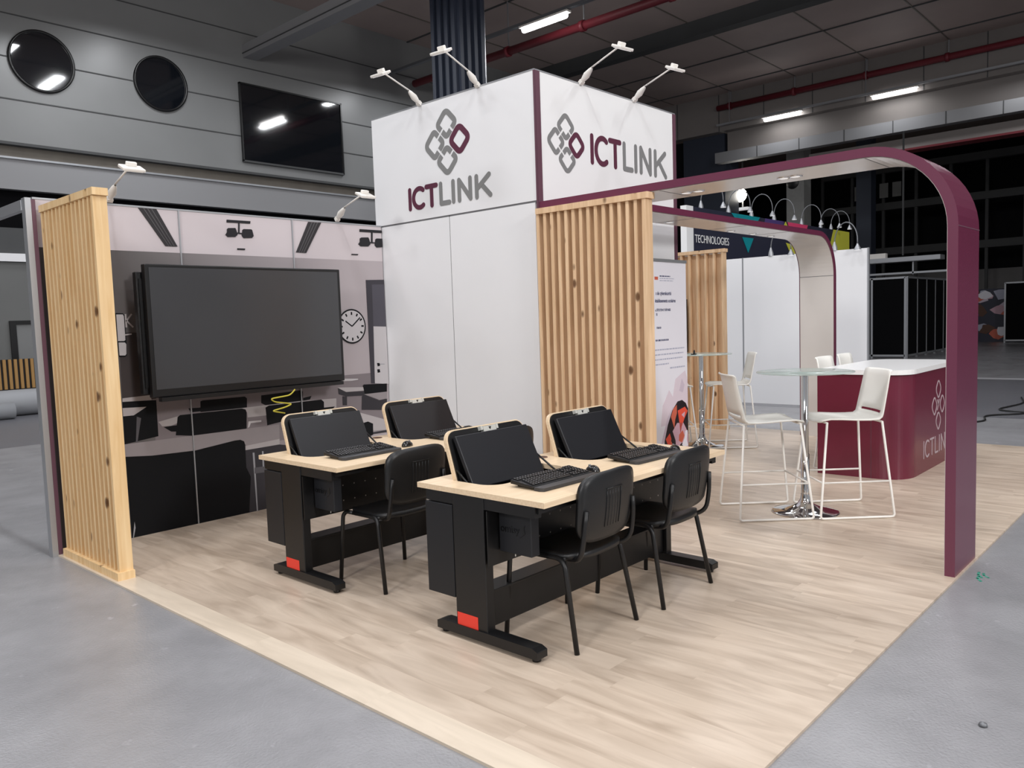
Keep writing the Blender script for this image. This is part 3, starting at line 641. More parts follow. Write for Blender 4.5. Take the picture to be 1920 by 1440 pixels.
# ---------------- mural wall ----------------
MURAL=[('m_grey',[(0.742, 1.097), (3.013, 1.102), (2.982, 0.574), (1.809, 0.583), (0.748, 0.515)]),
('m_taupe',[(0.53, 1.564), (0.796, 1.555), (0.773, 1.048), (0.521, 1.047)]),
('m_desk',[(0.523, 1.074), (0.729, 1.08), (0.738, 1.04), (0.521, 1.047)]),
('m_black',[(0.521, 1.047), (0.772, 1.037), (0.77, 0.757), (0.515, 0.728)]),
('m_desk',[(0.518, 1.001), (0.695, 0.993), (0.596, 0.938), (0.519, 0.939)]),
('m_grey2',[(0.617, 0.926), (0.649, 0.911), (0.609, 0.732), (0.598, 0.734)]),
('m_black',[(1.123, 0.993), (1.143, 0.999), (1.51, 0.996), (1.529, 0.979), (1.524, 0.901), (1.118, 0.907)]),
('m_black',[(1.662, 0.992), (2.061, 1.002), (2.072, 0.987), (2.067, 0.906), (1.699, 0.903), (1.658, 0.926)]),
('m_black',[(2.072, 0.932), (2.158, 0.942), (2.141, 0.912), (2.07, 0.905)]),
('m_black',[(1.021, 0.947), (1.12, 0.943), (1.118, 0.913), (1.037, 0.913)]),
('m_desk',[(1.018, 0.899), (2.055, 0.907), (2.422, 0.895), (2.417, 0.809), (1.526, 0.818), (1.522, 0.863), (1.11, 0.883)]),
('m_desk',[(0.778, 0.867), (0.963, 0.899), (0.935, 0.843), (0.874, 0.826), (0.804, 0.829)]),
('m_black',[(0.815, 0.822), (0.934, 0.825), (0.919, 0.774), (0.871, 0.78)]),
('m_black',[(0.929, 0.889), (0.951, 0.901), (1.476, 0.899), (1.51, 0.887), (1.518, 0.864), (1.509, 0.725), (1.037, 0.726), (0.905, 0.746)]),
('m_black',[(1.695, 0.884), (1.728, 0.898), (2.259, 0.9), (2.286, 0.875), (2.283, 0.823), (2.401, 0.822), (2.383, 0.806), (1.805, 0.741), (1.703, 0.73)]),
('m_white',[(1.53, 0.784), (1.649, 0.781), (1.648, 0.766), (1.55, 0.767), (1.534, 0.735), (1.52, 0.73)]),
('m_desk2',[(0.513, 0.728), (1.818, 0.724), (1.813, 0.593), (1.593, 0.576), (1.496, 0.579), (1.465, 0.629), (1.392, 0.636), (1.054, 0.602), (0.708, 0.612), (0.514, 0.634)]),
('m_desk',[(1.49, 0.581), (1.813, 0.598), (1.81, 0.55), (1.487, 0.543)]),
('m_dark',[(1.474, 0.545), (1.807, 0.55), (2.03, 0.499), (2.001, 0.043), (1.641, -0.004), (1.473, 0.001)]),
('m_black',[(0.514, 0.634), (0.708, 0.614), (1.054, 0.605), (1.392, 0.639), (1.446, 0.639), (1.479, 0.621), (1.486, 0.594), (1.485, 0.397), (1.521, 0.314), (1.487, 0.005), (1.051, -0.005), (0.52, 0.006)]),
('m_chrome',[(1.55, 0.515), (1.567, 0.513), (1.568, 0.008), (1.557, 0.007)]),
('m_chrome',[(1.637, 0.515), (1.652, 0.513), (1.648, 0.332), (1.637, 0.331)]),
('m_chrome',[(0.545, 0.133), (0.55, 0.085), (0.532, 0.014), (0.525, 0.012)]),
('m_grey2',[(1.56, 0.385), (1.781, 0.376), (1.778, 0.324), (1.557, 0.334)]),
('m_door',[(2.823, 1.987), (3.184, 1.993), (3.125, 0.978), (2.828, 1.002)]),
('m_door2',[(2.892, 1.945), (3.181, 1.948), (3.157, 1.539), (2.887, 1.546)]),
('m_panel',[(2.887, 1.546), (3.157, 1.539), (3.125, 0.978), (2.873, 0.999)]),
('m_black',[(2.908, 1.192), (2.939, 1.191), (2.945, 1.164), (2.915, 1.159)]),
('m_black',[(2.907, 1.131), (2.938, 1.131), (2.943, 1.1), (2.911, 1.097)]),
('m_chrome',[(2.943, 1.184), (3.002, 1.18), (3.002, 1.173), (2.943, 1.175)]),
('m_panel',[(2.492, 1.072), (2.676, 1.058), (2.676, 1.048), (2.607, 1.043), (2.498, 1.048)]),
('m_desk',[(2.437, 0.994), (2.766, 0.971), (2.765, 0.94), (2.534, 0.944)]),
('m_dark',[(2.445, 0.99), (2.534, 0.943), (2.996, 0.922), (2.994, 0.882), (2.531, 0.902), (2.45, 0.931)]),
('m_dark',[(2.49, 0.907), (2.54, 0.902), (2.536, 0.819), (2.489, 0.824)]),
('m_black',[(2.728, 0.987), (2.742, 0.997), (3.018, 0.985), (3.013, 0.902), (2.745, 0.904)]),
('m_desk2',[(2.736, 0.905), (3.014, 0.906), (3.01, 0.841), (2.918, 0.83), (2.901, 0.84)]),
('m_dark',[(2.736, 0.902), (2.909, 0.831), (3.01, 0.837), (3.003, 0.728), (2.702, 0.76), (2.713, 0.886)]),
('m_desk',[(2.662, 0.741), (3.059, 0.614), (3.054, 0.53), (2.822, 0.543), (2.752, 0.582), (2.674, 0.659)]),
('m_black',[(2.673, 0.628), (2.768, 0.64), (2.826, 0.612), (2.822, 0.506), (2.747, 0.486), (2.7, 0.502)]),
('m_dark',[(2.821, 0.53), (3.054, 0.53), (3.053, 0.511), (2.82, 0.511)]),
('m_vent',[(0.734, 2.496), (0.871, 2.5), (1.017, 2.219), (0.922, 2.218)]),
('m_vent',[(2.218, 2.491), (2.353, 2.493), (2.181, 2.215), (2.077, 2.217)]),
('m_lamp',[(1.442, 2.456), (1.655, 2.458), (1.651, 2.437), (1.44, 2.434)]),
('m_lamp',[(1.543, 2.438), (1.556, 2.439), (1.55, 2.349), (1.537, 2.348)]),
('m_lamp',[(1.505, 2.357), (1.586, 2.356), (1.586, 2.346), (1.504, 2.347)]),
('m_lamp',[(1.44, 2.38), (1.453, 2.389), (1.514, 2.393), (1.52, 2.382), (1.531, 2.338), (1.509, 2.32), (1.442, 2.316), (1.423, 2.332), (1.438, 2.353)]),
('m_lamp',[(1.577, 2.381), (1.589, 2.389), (1.658, 2.391), (1.666, 2.384), (1.677, 2.336), (1.66, 2.32), (1.584, 2.314), (1.568, 2.332)]),
('m_lamp',[(2.777, 2.462), (3.06, 2.465), (3.055, 2.44), (2.775, 2.437)]),
('m_lamp',[(2.911, 2.442), (2.929, 2.443), (2.923, 2.339), (2.905, 2.338)]),
('m_lamp',[(2.862, 2.348), (2.971, 2.347), (2.97, 2.336), (2.862, 2.336)]),
('m_lamp',[(2.775, 2.375), (2.794, 2.385), (2.874, 2.39), (2.882, 2.377), (2.897, 2.327), (2.869, 2.305), (2.78, 2.301), (2.754, 2.32), (2.773, 2.343)]),
('m_lamp',[(2.958, 2.376), (2.973, 2.385), (3.065, 2.387), (3.076, 2.379), (3.091, 2.324), (3.07, 2.306), (2.968, 2.298), (2.947, 2.319)]),
('m_lamp',[(1.521, 2.228), (1.592, 2.228), (1.588, 2.216), (1.52, 2.216)]),
('m_lamp',[(2.674, 2.227), (2.749, 2.228), (2.74, 2.217), (2.667, 2.217)]),
('m_black',[(0.514, 1.708), (0.568, 1.705), (0.581, 1.688), (0.577, 1.396), (0.562, 1.383), (0.519, 1.385)]),
('m_panel',[(0.519, 1.698), (0.567, 1.697), (0.573, 1.683), (0.572, 1.507), (0.562, 1.5), (0.518, 1.501)]),
('m_panel',[(0.521, 1.491), (0.567, 1.489), (0.576, 1.475), (0.572, 1.403), (0.563, 1.392), (0.521, 1.394)])]
VENT=[[(0.768, 2.497), (0.776, 2.497), (0.951, 2.218), (0.946, 2.218)], [(0.798, 2.498), (0.806, 2.498), (0.972, 2.218), (0.966, 2.218)], [(0.828, 2.499), (0.836, 2.499), (0.993, 2.219), (0.988, 2.219)], [(2.251, 2.49), (2.259, 2.49), (2.109, 2.216), (2.103, 2.217)], [(2.28, 2.49), (2.288, 2.49), (2.132, 2.216), (2.126, 2.216)], [(2.309, 2.49), (2.317, 2.49), (2.155, 2.215), (2.148, 2.216)]]

mw=thing('mural_wall','large printed wall picture of a grey classroom behind the display','printed wall',(0,5.0,0))
xs=[0.03,1.04,2.05,3.04]
for i in range(3): MB().box(xs[i]+0.005,xs[i+1]-0.005,0,0.035,FZ,2.17,'mural_wall').box(xs[i]+0.005,xs[i+1]-0.005,0,0.035,2.17,2.5,'m_ceiling').build('wall_panel',mw)
g=MB(); e=0.001
for i,(c_,pts) in enumerate(MURAL):
    pts=[(min(3.04,max(0.04,a)),min(2.495,max(FZ,b_))) for a,b_ in pts]
    g.prism(pts,-e-0.00012*i,-0.00006*i,c_,'xz')
# clock face with ticks and hands, printed
cx,cz=2.634,1.553; k0=-0.00012*len(MURAL)-e
def disc(r,m,k,n=40): g.prism([(cx+r*0.98*math.cos(2*math.pi*q/n),cz+r*math.sin(2*math.pi*q/n)) for q in range(n)],k0-0.0006*k,k0-0.0006*(k-1),m,'xz')
disc(0.162,'m_black',1); disc(0.148,'m_panel',2)
for q in range(12):
    a=math.radians(30*q); ca,sa=math.cos(a),math.sin(a)
    g.prism([(cx+ca*0.106-sa*0.008,cz+sa*0.106+ca*0.008),(cx+ca*0.106+sa*0.008,cz+sa*0.106-ca*0.008),(cx+ca*0.134+sa*0.008,cz+sa*0.134-ca*0.008),(cx+ca*0.134-sa*0.008,cz+sa*0.134+ca*0.008)],k0-0.0018,k0-0.0012,'m_black','xz')
for a,l in ((145,0.088),(40,0.125)):
    a=math.radians(a); flatstroke(g,[(cx,cz),(cx+l*math.cos(a),cz+l*math.sin(a))],0.012,k0-0.0018,k0-0.0012,'m_black','xz')
for v_ in VENT: g.prism([(max(0.04,a_),min(2.495,b_)) for a_,b_ in v_],k0-0.0006,k0,'m_slat','xz')
flatstroke(g,[(0.585,1.60),(0.585,1.70)],0.012,k0-0.0006,k0,'m_desk','xz'); flatstroke(g,[(0.63,1.70),(0.59,1.65),(0.635,1.60)],0.012,k0-0.0006,k0,'m_desk','xz')
flatstroke(g,[(0.57,1.545),(0.62,1.55)],0.010,k0-0.0006,k0,'m_desk','xz')
g.build('classroom_print',mw)
g=MB()
for x in (1.04,2.05): g.box(x-0.0045,x+0.0045,-0.012,0.036,FZ,2.5,'aluminium')
g.box(0.02,3.04,-0.004,0.04,2.497,2.51,'aluminium'); g.build('wall_profile',mw)
MB().box(0.004,0.03,-0.03,0.0,FZ,2.49,'maroon_trim').build('edge_strip',mw)
MB().box(-0.035,0.003,-0.03,0.04,0.0,2.5,'aluminium').build('end_post',mw)
MB().box(-0.04,0.0,0.04,3.4,2.42,2.49,'aluminium').build('top_rail',mw)
t=thing('stage_lamp','small round black lamp hanging at the far left edge of the photo','lamp',(-0.03,5.92,2.41))
MB().box(-0.01,0.01,-0.01,0.01,-0.10,0.01,'frame_black').build('bracket',t)
MB().lathe([(0.0,-0.07),(0.055,-0.05),(0.07,0.0),(0.06,0.09),(0.03,0.12),(0.0,0.125)],'frame_black',(0,0,-0.16),20,'y').build('housing',t)

# interactive display
tv=thing('wall_display','huge black flat display hanging on the printed classroom wall','screen',(0.63,4.72,0))
MB().box(0,1.70,0,0.06,1.075,2.055,'frame_black').build('bezel',tv,bevel=0.008)
MB().box(0.03,1.67,-0.003,0.0,1.135,2.03,'screen').build('screen_glass',tv)
MB().box(-0.035,1.62,0.075,0.13,1.10,2.0,'black_plastic').build('back_cover',tv,bevel=0.006)
MB().box(0.4,1.3,0.13,0.245,1.2,1.8,'frame_black').box(-0.02,1.2,0.06,0.075,1.15,1.95,'frame_black').build('wall_mount',tv)
MB().box(0.05,1.66,-0.035,0.02,1.045,1.075,'frame_black').build('pen_tray',tv)
c_=MB().tube(smooth_path([(1.78,4.66,1.045),(1.74,4.67,1.00),(1.56,4.68,0.985),(1.60,4.69,0.955),(1.76,4.68,0.925),(1.68,4.66,0.905),(1.56,4.67,0.885),(1.68,4.67,0.855)],0.03,4),0.006,'yellow_cable',8).build('curly_cable')
tag(c_,'yellow curly cable dangling below the large black display','cable')

# ---------------- slatted timber screens (local: slats run along +Y from 0, face -X, end board at y=0) ----------------
def slat_screen(loc, length, h, n, m, label, depth=0.085, th=0.026, endw=0.03, name='slatted_screen'):
    t=thing(name,label,'wooden screen',loc)
    pitch=(length-endw)/n
    MB().box(0,depth,0,endw,0.05,h-0.045,m).build('end_board',t)
    for i in range(1,n+1):
        y=endw+i*pitch-th; MB().box(0.004,depth-0.004,y,y+th,0.05,h-0.045,m).build('slat',t)
    MB().box(-0.006,depth+0.002,-0.02,length,h-0.045,h,m).build('top_board',t)
    MB().box(-0.02,depth+0.002,-0.02,length,0,0.05,m).build('bottom_board',t)
    return t
s1=slat_screen((0.04,4.0,FZ),0.93,2.43,13,'pine_warm','pale pine slatted screen standing at the far left corner of the stand',depth=0.085)
s2=slat_screen((3.0,1.985,FZ),1.02,2.42,14,'pine','tall pine slatted screen joined to the front corner of the tower',depth=0.09)
s3=slat_screen((7.82,3.9,FZ),1.14,2.40,9,'pine','distant pine slatted screen behind the second bar table',depth=0.09)
MB().box(0.07,0.085,0.02,1.12,0.05,2.34,'pine').build('backing_board',s3)
t=thing('wall_monitor','black monitor seen edge-on, mounted on the distant slatted screen','screen',(7.74,4.42,0))
MB().box(0,0.05,0,0.62,1.05,1.77,'black_plastic').build('housing',t,bevel=0.006); MB().box(0.05,0.076,0.1,0.5,1.2,1.6,'frame_black').build('mount',t)
MB().box(-0.002,0,0.02,0.6,1.08,1.75,'screen').build('screen_glass',t)
g=MB().box(7.93,7.97,3.94,5.04,FZ,2.39,'white_panel').build('back_wall'); tag(g,'white wall panel directly behind the distant slatted screen','wall panel')

# ---------------- curved arches ----------------
def arch(name_label, M, length, width, H, th=0.054, R=0.5, joints=()):
    """profile in (s,z): from s=0 (fixed end) along the top to s=length where the leg comes down; width across"""
    t=thing('curved_arch',name_label,'arch',(0,0,0)); t.matrix_world=M
    ns=14
    def prof(off):
        r=R-off; c=(length-R,H-R); p=[(0,H-off)]
        p+=[(c[0]+r*math.sin(math.radians(90*k/ns)),c[1]+r*math.cos(math.radians(90*k/ns))) for k in range(ns+1)]
        p.append((length-off,FZ)); return p
    o=prof(0); i=prof(th)
    g=MB(); 
    vs=[(x,0,z) for x,z in o]+[(x,0,z) for x,z in i]+[(x,width,z) for x,z in o]+[(x,width,z) for x,z in i]; n=len(o); fs=[]
    for k in range(n-1):
        fs.append((k,k+1,n+k+1,n+k)); fs.append((2*n+k,3*n+k,3*n+k+1,2*n+k+1)); fs.append((k,2*n+k,2*n+k+1,k+1)); fs.append((n+k,n+k+1,3*n+k+1,3*n+k))
    fs.append((0,n,3*n,2*n)); fs.append((n-1,3*n-1,4*n-1,2*n-1))
    g.add(vs,fs,'maroon'); g.build('arch_frame',t)
    g=MB(); a=prof(th+0.0005); b_=prof(th+0.005); n=len(a); vs=[(x,0.012,z) for x,z in a]+[(x,0.012,z) for x,z in b_]+[(x,width-0.012,z) for x,z in a]+[(x,width-0.012,z) for x,z in b_]; fs=[]
    for k in range(n-1): fs+= [(n+k,n+k+1,3*n+k+1,3*n+k),(k,k+1,n+k+1,n+k),(2*n+k,3*n+k,3*n+k+1,2*n+k+1)]
    g.add(vs,fs,'lining'); g.build('white_lining',t)
    g=MB()
    for s in joints: g.box(s,s+0.006,0.012,width-0.012,H-th-0.0065,H-th-0.004,'grey_line')
    g.box(length-th-0.0065,length-th-0.004,0.012,width-0.012,H-R-0.003,H-R+0.003,'grey_line')
    g.box(length,length+0.0015,0,width,H-R-0.003,H-R+0.003,'maroon_trim'); g.build('panel_joint',t)
    return t
def downlights(t, pts, z):
    for s,q in pts:
        o=MB().lathe([(0.0,0.0),(0.034,0.0),(0.038,-0.004),(0.044,-0.004),(0.045,0.004)],'chrome',(s,q,z-0.006),20).build('downlight',t)
        MB().lathe([(0.0,-0.004),(0.03,-0.004)],'small_glow',(s,q,z-0.006),16).build('lens',o)
# arch 1: runs from the tower towards -Y, leg at y about 0.01; local s axis = -Y, width axis = +X
M1=Matrix(((0,1,0,3.058),(-1,0,0,3.012),(0,0,1,0),(0,0,0,1)))
a1=arch('long maroon curved arch whose leg stands at the front right corner of the flooring',M1,3.002,0.472,2.494,joints=(1.1,2.5))
downlights(a1,[(1.17,0.26),(1.27,0.26),(1.90,0.26),(1.98,0.26)],2.44)
# arch 2: runs from the tower towards +X, leg at x about 7.87
M2=Matrix(((1,0,0,5.17-2.0),(0,1,0,2.45),(0,0,1,0),(0,0,0,1)))
M2=Matrix(((1,0,0,3.54),(0,1,0,2.45),(0,0,1,0),(0,0,0,1)))
a2=arch('shorter maroon arch with white inner lining, leg standing behind the counter',M2,7.87-3.54,0.43,2.468,joints=(1.0,2.0,3.0))
downlights(a2,[(1.05,0.3),(2.35,0.35),(2.85,0.35),(3.3,0.35)],2.414)

# ---------------- counter ----------------
t=thing('reception_counter','dark red rounded counter with white top and pale ICTLINK logo','counter',(5.6,1.0,FZ))
CW,CD=1.69,0.79
pth=[(0.02,CD)]+[(p.x,p.y) for p in smooth_path([Vector((0.02,CD)),Vector((0.02,0.02)),Vector((CW-0.02,0.02)),Vector((CW-0.02,CD))],0.27,18)]+[(CW-0.02,CD)]
g=MB(); flatstroke(g,pth,0.04,0,0.945,'counter_red','xy'); g.build('body',t)
MB().box(0.25,CW-0.05,0.06,0.42,0.60,0.62,'white_panel').build('inner_shelf',t)
MB().prism(rpoly(-0.02,CW+0.02,-0.02,CD+0.02,0.23,8),0.947,0.99,'white_gloss','xy').build('counter_top',t)
MB().box(-0.0015,0,0.30,0.304,0,0.94,'maroon_trim').build('panel_joint',t)
g=MB(); cx_,cz_=0.997,0.588
def petal(c,s,sx): 
    P_=[Vector((c[0],c[1]-s)),Vector((c[0]+s*sx,c[1])),Vector((c[0],c[1]+s)),Vector((c[0]-s*sx,c[1]))]
    return [(p.x,p.y) for p in smooth_path(P_,s*0.5,6,True)]
for dx,dz in ((0,0.155),(0,-0.155),(-0.135,0),(0.135,0)):
    flatstroke(g,petal((cx_+dx,cz_+dz),0.098,0.95),0.016,-0.002,0,'grey_pale','xz',closed=True)
flatstroke(g,[(cx_-0.04,cz_-0.05),(cx_,cz_),(cx_-0.04,cz_+0.05)],0.012,-0.002,0,'grey_pale','xz'); flatstroke(g,[(cx_-0.03,cz_+0.055),(cx_,cz_+0.01),(cx_+0.03,cz_+0.055)],0.012,-0.002,0,'grey_pale','xz')
ictlink(g,g,0.95,0.17,0.018,(0.50,0.125),-0.002,0,'grey_pale','grey_pale','xz',1)
g.build('logo',t)

# ---------------- glass bar tables ----------------
def bar_table(loc,label):
    t=thing('bar_table',label,'table',loc,0,'round glass bar tables')
    MB().lathe([(0,0.0),(0.245,0.0),(0.25,0.004),(0.24,0.010),(0.17,0.022),(0.11,0.04),(0.06,0.065),(0.038,0.10),(0.034,0.13),(0.033,0.14)],'chrome',n=48).build('base',t)
    MB().lathe([(0.031,0.12),(0.031,0.45),(0.026,0.452),(0.026,1.07)],'chrome',n=24).build('pole',t)
    MB().lathe([(0.0,1.065),(0.12,1.068),(0.12,1.074),(0.0,1.074)],'chrome',n=24).build('top_plate',t)
    MB().lathe([(0.0,1.075),(0.352,1.075),(0.355,1.080),(0.352,1.085),(0.0,1.085)],'glass_edge',n=48).build('glass_top',t)
    return t
bt=bar_table((4.08,1.288,FZ),'round glass bar table with chrome foot between two white stools in front of the counter')
bt2=dup(bt,(6.48,3.50,FZ),0,'round glass bar table next to the roll-up banner')

# ---------------- white sled-base bar stools (face +Y) ----------------
def stool_proto(label,loc,rz):
    t=thing('bar_stool',label,'stool',loc,rz,'white sled-base bar stools')
    r=0.009
    for s in (-1,1):
        pts=[(s*0.20,-0.215,0.71),(s*0.275,-0.275,r),(s*0.275,0.275,r),(s*0.215,0.20,0.715)]
        MB().tube(smooth_path(pts,0.025,4),r,'white_metal',10).build('leg_frame',t)
    h=0.27; k=(0.71-h)/0.7
    xf=0.215+0.06*k; yf=0.20+0.075*k; xb=0.20+0.075*k; yb=0.215+0.06*k
    g=MB(); g.tube([(-xf,yf,h),(xf,yf,h)],0.007,'white_metal',8)
    g.build('footrest',t)
    for s in (-1,1): MB().tube([(s*xf,yf,h),(s*xb,-yb,h)],0.007,'white_metal',8).build('stretcher',t)
    MB().tube([(-0.215,0.20,0.71),(0.215,0.20,0.71)],0.008,'white_metal',8).build('seat_rail',t); MB().tube([(-0.20,-0.215,0.705),(0.20,-0.215,0.705)],0.008,'white_metal',8).build('seat_rail',t)
    # one-piece shell: seat then back; the slot sits low in the back
    cols=9
    path=[(0.235,0.715,0.19),(0.225,0.728,0.205),(0.17,0.738,0.215),(0.08,0.735,0.22),(-0.02,0.728,0.222),(-0.12,0.725,0.222),(-0.185,0.728,0.220),(-0.207,0.745,0.218),(-0.213,0.765,0.217),(-0.217,0.783,0.216),(-0.226,0.83,0.214),(-0.240,0.90,0.210),(-0.254,0.97,0.206),(-0.266,1.035,0.202),(-0.276,1.072,0.20),(-0.292,1.082,0.198)]
    vs=[];fs=[]
    for i,(y,z,hw) in enumerate(path):
        for c_ in range(cols):
            u=-1+2*c_/(cols-1); seat = i<7
            dy = 0 if seat else -0.03*(1-u*u)*min(1,(i-6)/4)
            dz = -0.014*(1-u*u) if seat else 0
            vs.append((u*hw,y+dy,z+dz))
    for i in range(len(path)-1):
        for c_ in range(cols-1):
            if i==8 and 1<=c_<=6: continue
            a=i*cols+c_; fs.append((a,a+1,a+cols+1,a+cols))
    g=MB(); g.add(vs,fs,'white_plastic',True); o=g.build('seat_shell',t)
    so=o.modifiers.new('thick','SOLIDIFY'); so.thickness=0.012; so.offset=0
    return t
fa=math.atan2(0.41,-0.385)   # direction from stool B to the table
st=stool_proto('white bar stool left of the front glass table, seen from behind its back',(3.888,1.527,FZ),math.atan2(-0.412,0.383)-math.pi/2)
st['label']='white bar stool on the left side of the front glass table'
dup(st,(4.275,1.083,FZ),fa-math.pi/2,'white bar stool between the front glass table and the red counter')
dup(st,(6.69,3.27,FZ),math.radians(128)-math.pi/2,'white bar stool right of the far glass table, back towards the white wall')
dup(st,(6.25,3.78,FZ),math.radians(-52)-math.pi/2,'white bar stool mostly hidden behind the roll-up banner')
dup(st,(6.05,1.62,FZ),math.radians(180),'white bar stool tucked under the counter from behind, left one of the two seat backs')
dup(st,(6.61,1.62,FZ),math.radians(182),'white bar stool tucked under the counter from behind, right one of the two seat backs')

# ---------------- roll-up banner ----------------
ru=thing('rollup_banner','white roll-up banner with French cybersecurity text beside the slatted screen','banner',(4.10,2.78,FZ),math.radians(1.5))
MB().box(-0.02,0.87,-0.10,0.10,0,0.07,'aluminium').build('base_box',ru,bevel=0.012)
MB().box(0,0.85,-0.004,-0.001,0.06,2.04,'paper').build('canvas',ru); cv=ru.children[-1]
MB().box(-0.005,0.855,-0.012,0.008,2.035,2.062,'aluminium').build('top_rail',ru)
MB().tube([(0.42,0.03,0.05),(0.42,0.012,2.04)],0.008,'aluminium',8).build('support_pole',ru)
def tx(s,size,x,z,m,sx=1.0): 
    text_mesh('lettering',s,size,Matrix.Translation((x,-0.0045,z)) @ XZ,m,ru,0.0005,sx=sx,bold=size*0.022)
tx('s de cybersécurité',0.046,0.285,1.733,'text_navy',0.82); tx('établissements scolaires',0.046,0.27,1.665,'text_navy',0.84)
tx('e, DÉTECTION ET RÉPONSES',0.031,0.27,1.585,'text_navy',0.7); tx('ES',0.031,0.285,1.545,'text_navy',0.8); tx('rance',0.036,0.29,1.425,'text_navy')
g=MB(); random.seed(11)
def bars(x0,x1,z,h,m,ww=0.03):
    x=x0
    while x<x1:
        l=random.uniform(0.5,1.6)*ww; g.box(x,min(x1,x+l),-0.0048,-0.004,z,z+h,m); x+=l+0.009
bars(0.27,0.33,1.87,0.028,'photo_orange',0.06); bars(0.36,0.55,1.90,0.010,'text_navy'); bars(0.36,0.62,1.88,0.008,'text_pale'); bars(0.36,0.60,1.86,0.008,'text_pale')
bars(0.27,0.50,1.31,0.016,'text_navy')
for i,z in enumerate((1.225,1.18,1.135,1.09)): bars(0.12,(0.80,0.78,0.76,0.5)[i],z,0.012,'text_pale')
bars(0.52,0.80,1.045,0.014,'text_pale')
g.build('printed_text',ru); g=MB()
def bl(pts,m,k=0): g.prism([(0.37+(a-0.30)*0.872,0.07 if c<=0.071 else 0.25+(c-0.07)*1.17) for a,c in pts],-0.0046-0.0003*k,-0.004,m,'xz')
bl([(0.26,0.30),(0.30,0.46),(0.44,0.58),(0.52,0.52),(0.58,0.66),(0.80,0.72),(0.849,0.64),(0.849,0.40),(0.70,0.40),(0.50,0.30)],'blush',0)
bl([(0.25,0.15),(0.40,0.36),(0.52,0.44),(0.60,0.36),(0.45,0.20)],'blush2',1)
bl([(0.66,0.56),(0.72,0.66),(0.78,0.60),(0.74,0.54)],'blush2',1)
ov=[(0.30,0.07),(0.33,0.18),(0.40,0.30),(0.50,0.41),(0.62,0.475),(0.72,0.48),(0.80,0.45),(0.849,0.40),(0.849,0.07)]
bl(ov,'photo_black',2)
bl([(0.47,0.36),(0.52,0.42),(0.60,0.45),(0.60,0.38),(0.56,0.33),(0.54,0.26)],'photo_orange',3)
bl([(0.62,0.40),(0.78,0.42),(0.84,0.38),(0.76,0.32),(0.70,0.26),(0.67,0.20),(0.65,0.30)],'photo_red',3)
bl([(0.70,0.36),(0.78,0.38),(0.76,0.33)],'photo_pink',4)
bl([(0.40,0.08),(0.45,0.18),(0.50,0.13),(0.55,0.08)],'photo_orange',3)
bl([(0.50,0.24),(0.60,0.30),(0.74,0.29),(0.84,0.20),(0.849,0.07),(0.60,0.07),(0.56,0.16)],'photo_pink',3)
bl([(0.64,0.20),(0.72,0.23),(0.76,0.18),(0.70,0.13),(0.63,0.15)],'photo_orange',4)
bl([(0.62,0.10),(0.70,0.13),(0.75,0.09),(0.68,0.075)],'photo_black',4)
bl([(0.35,0.19),(0.44,0.23),(0.47,0.18),(0.42,0.11)],'photo_red',4)
bl([(0.74,0.09),(0.70,0.11),(0.76,0.16),(0.78,0.22),(0.83,0.22),(0.81,0.14),(0.84,0.09)],'paper',5)
g.build('printed_picture',ru)

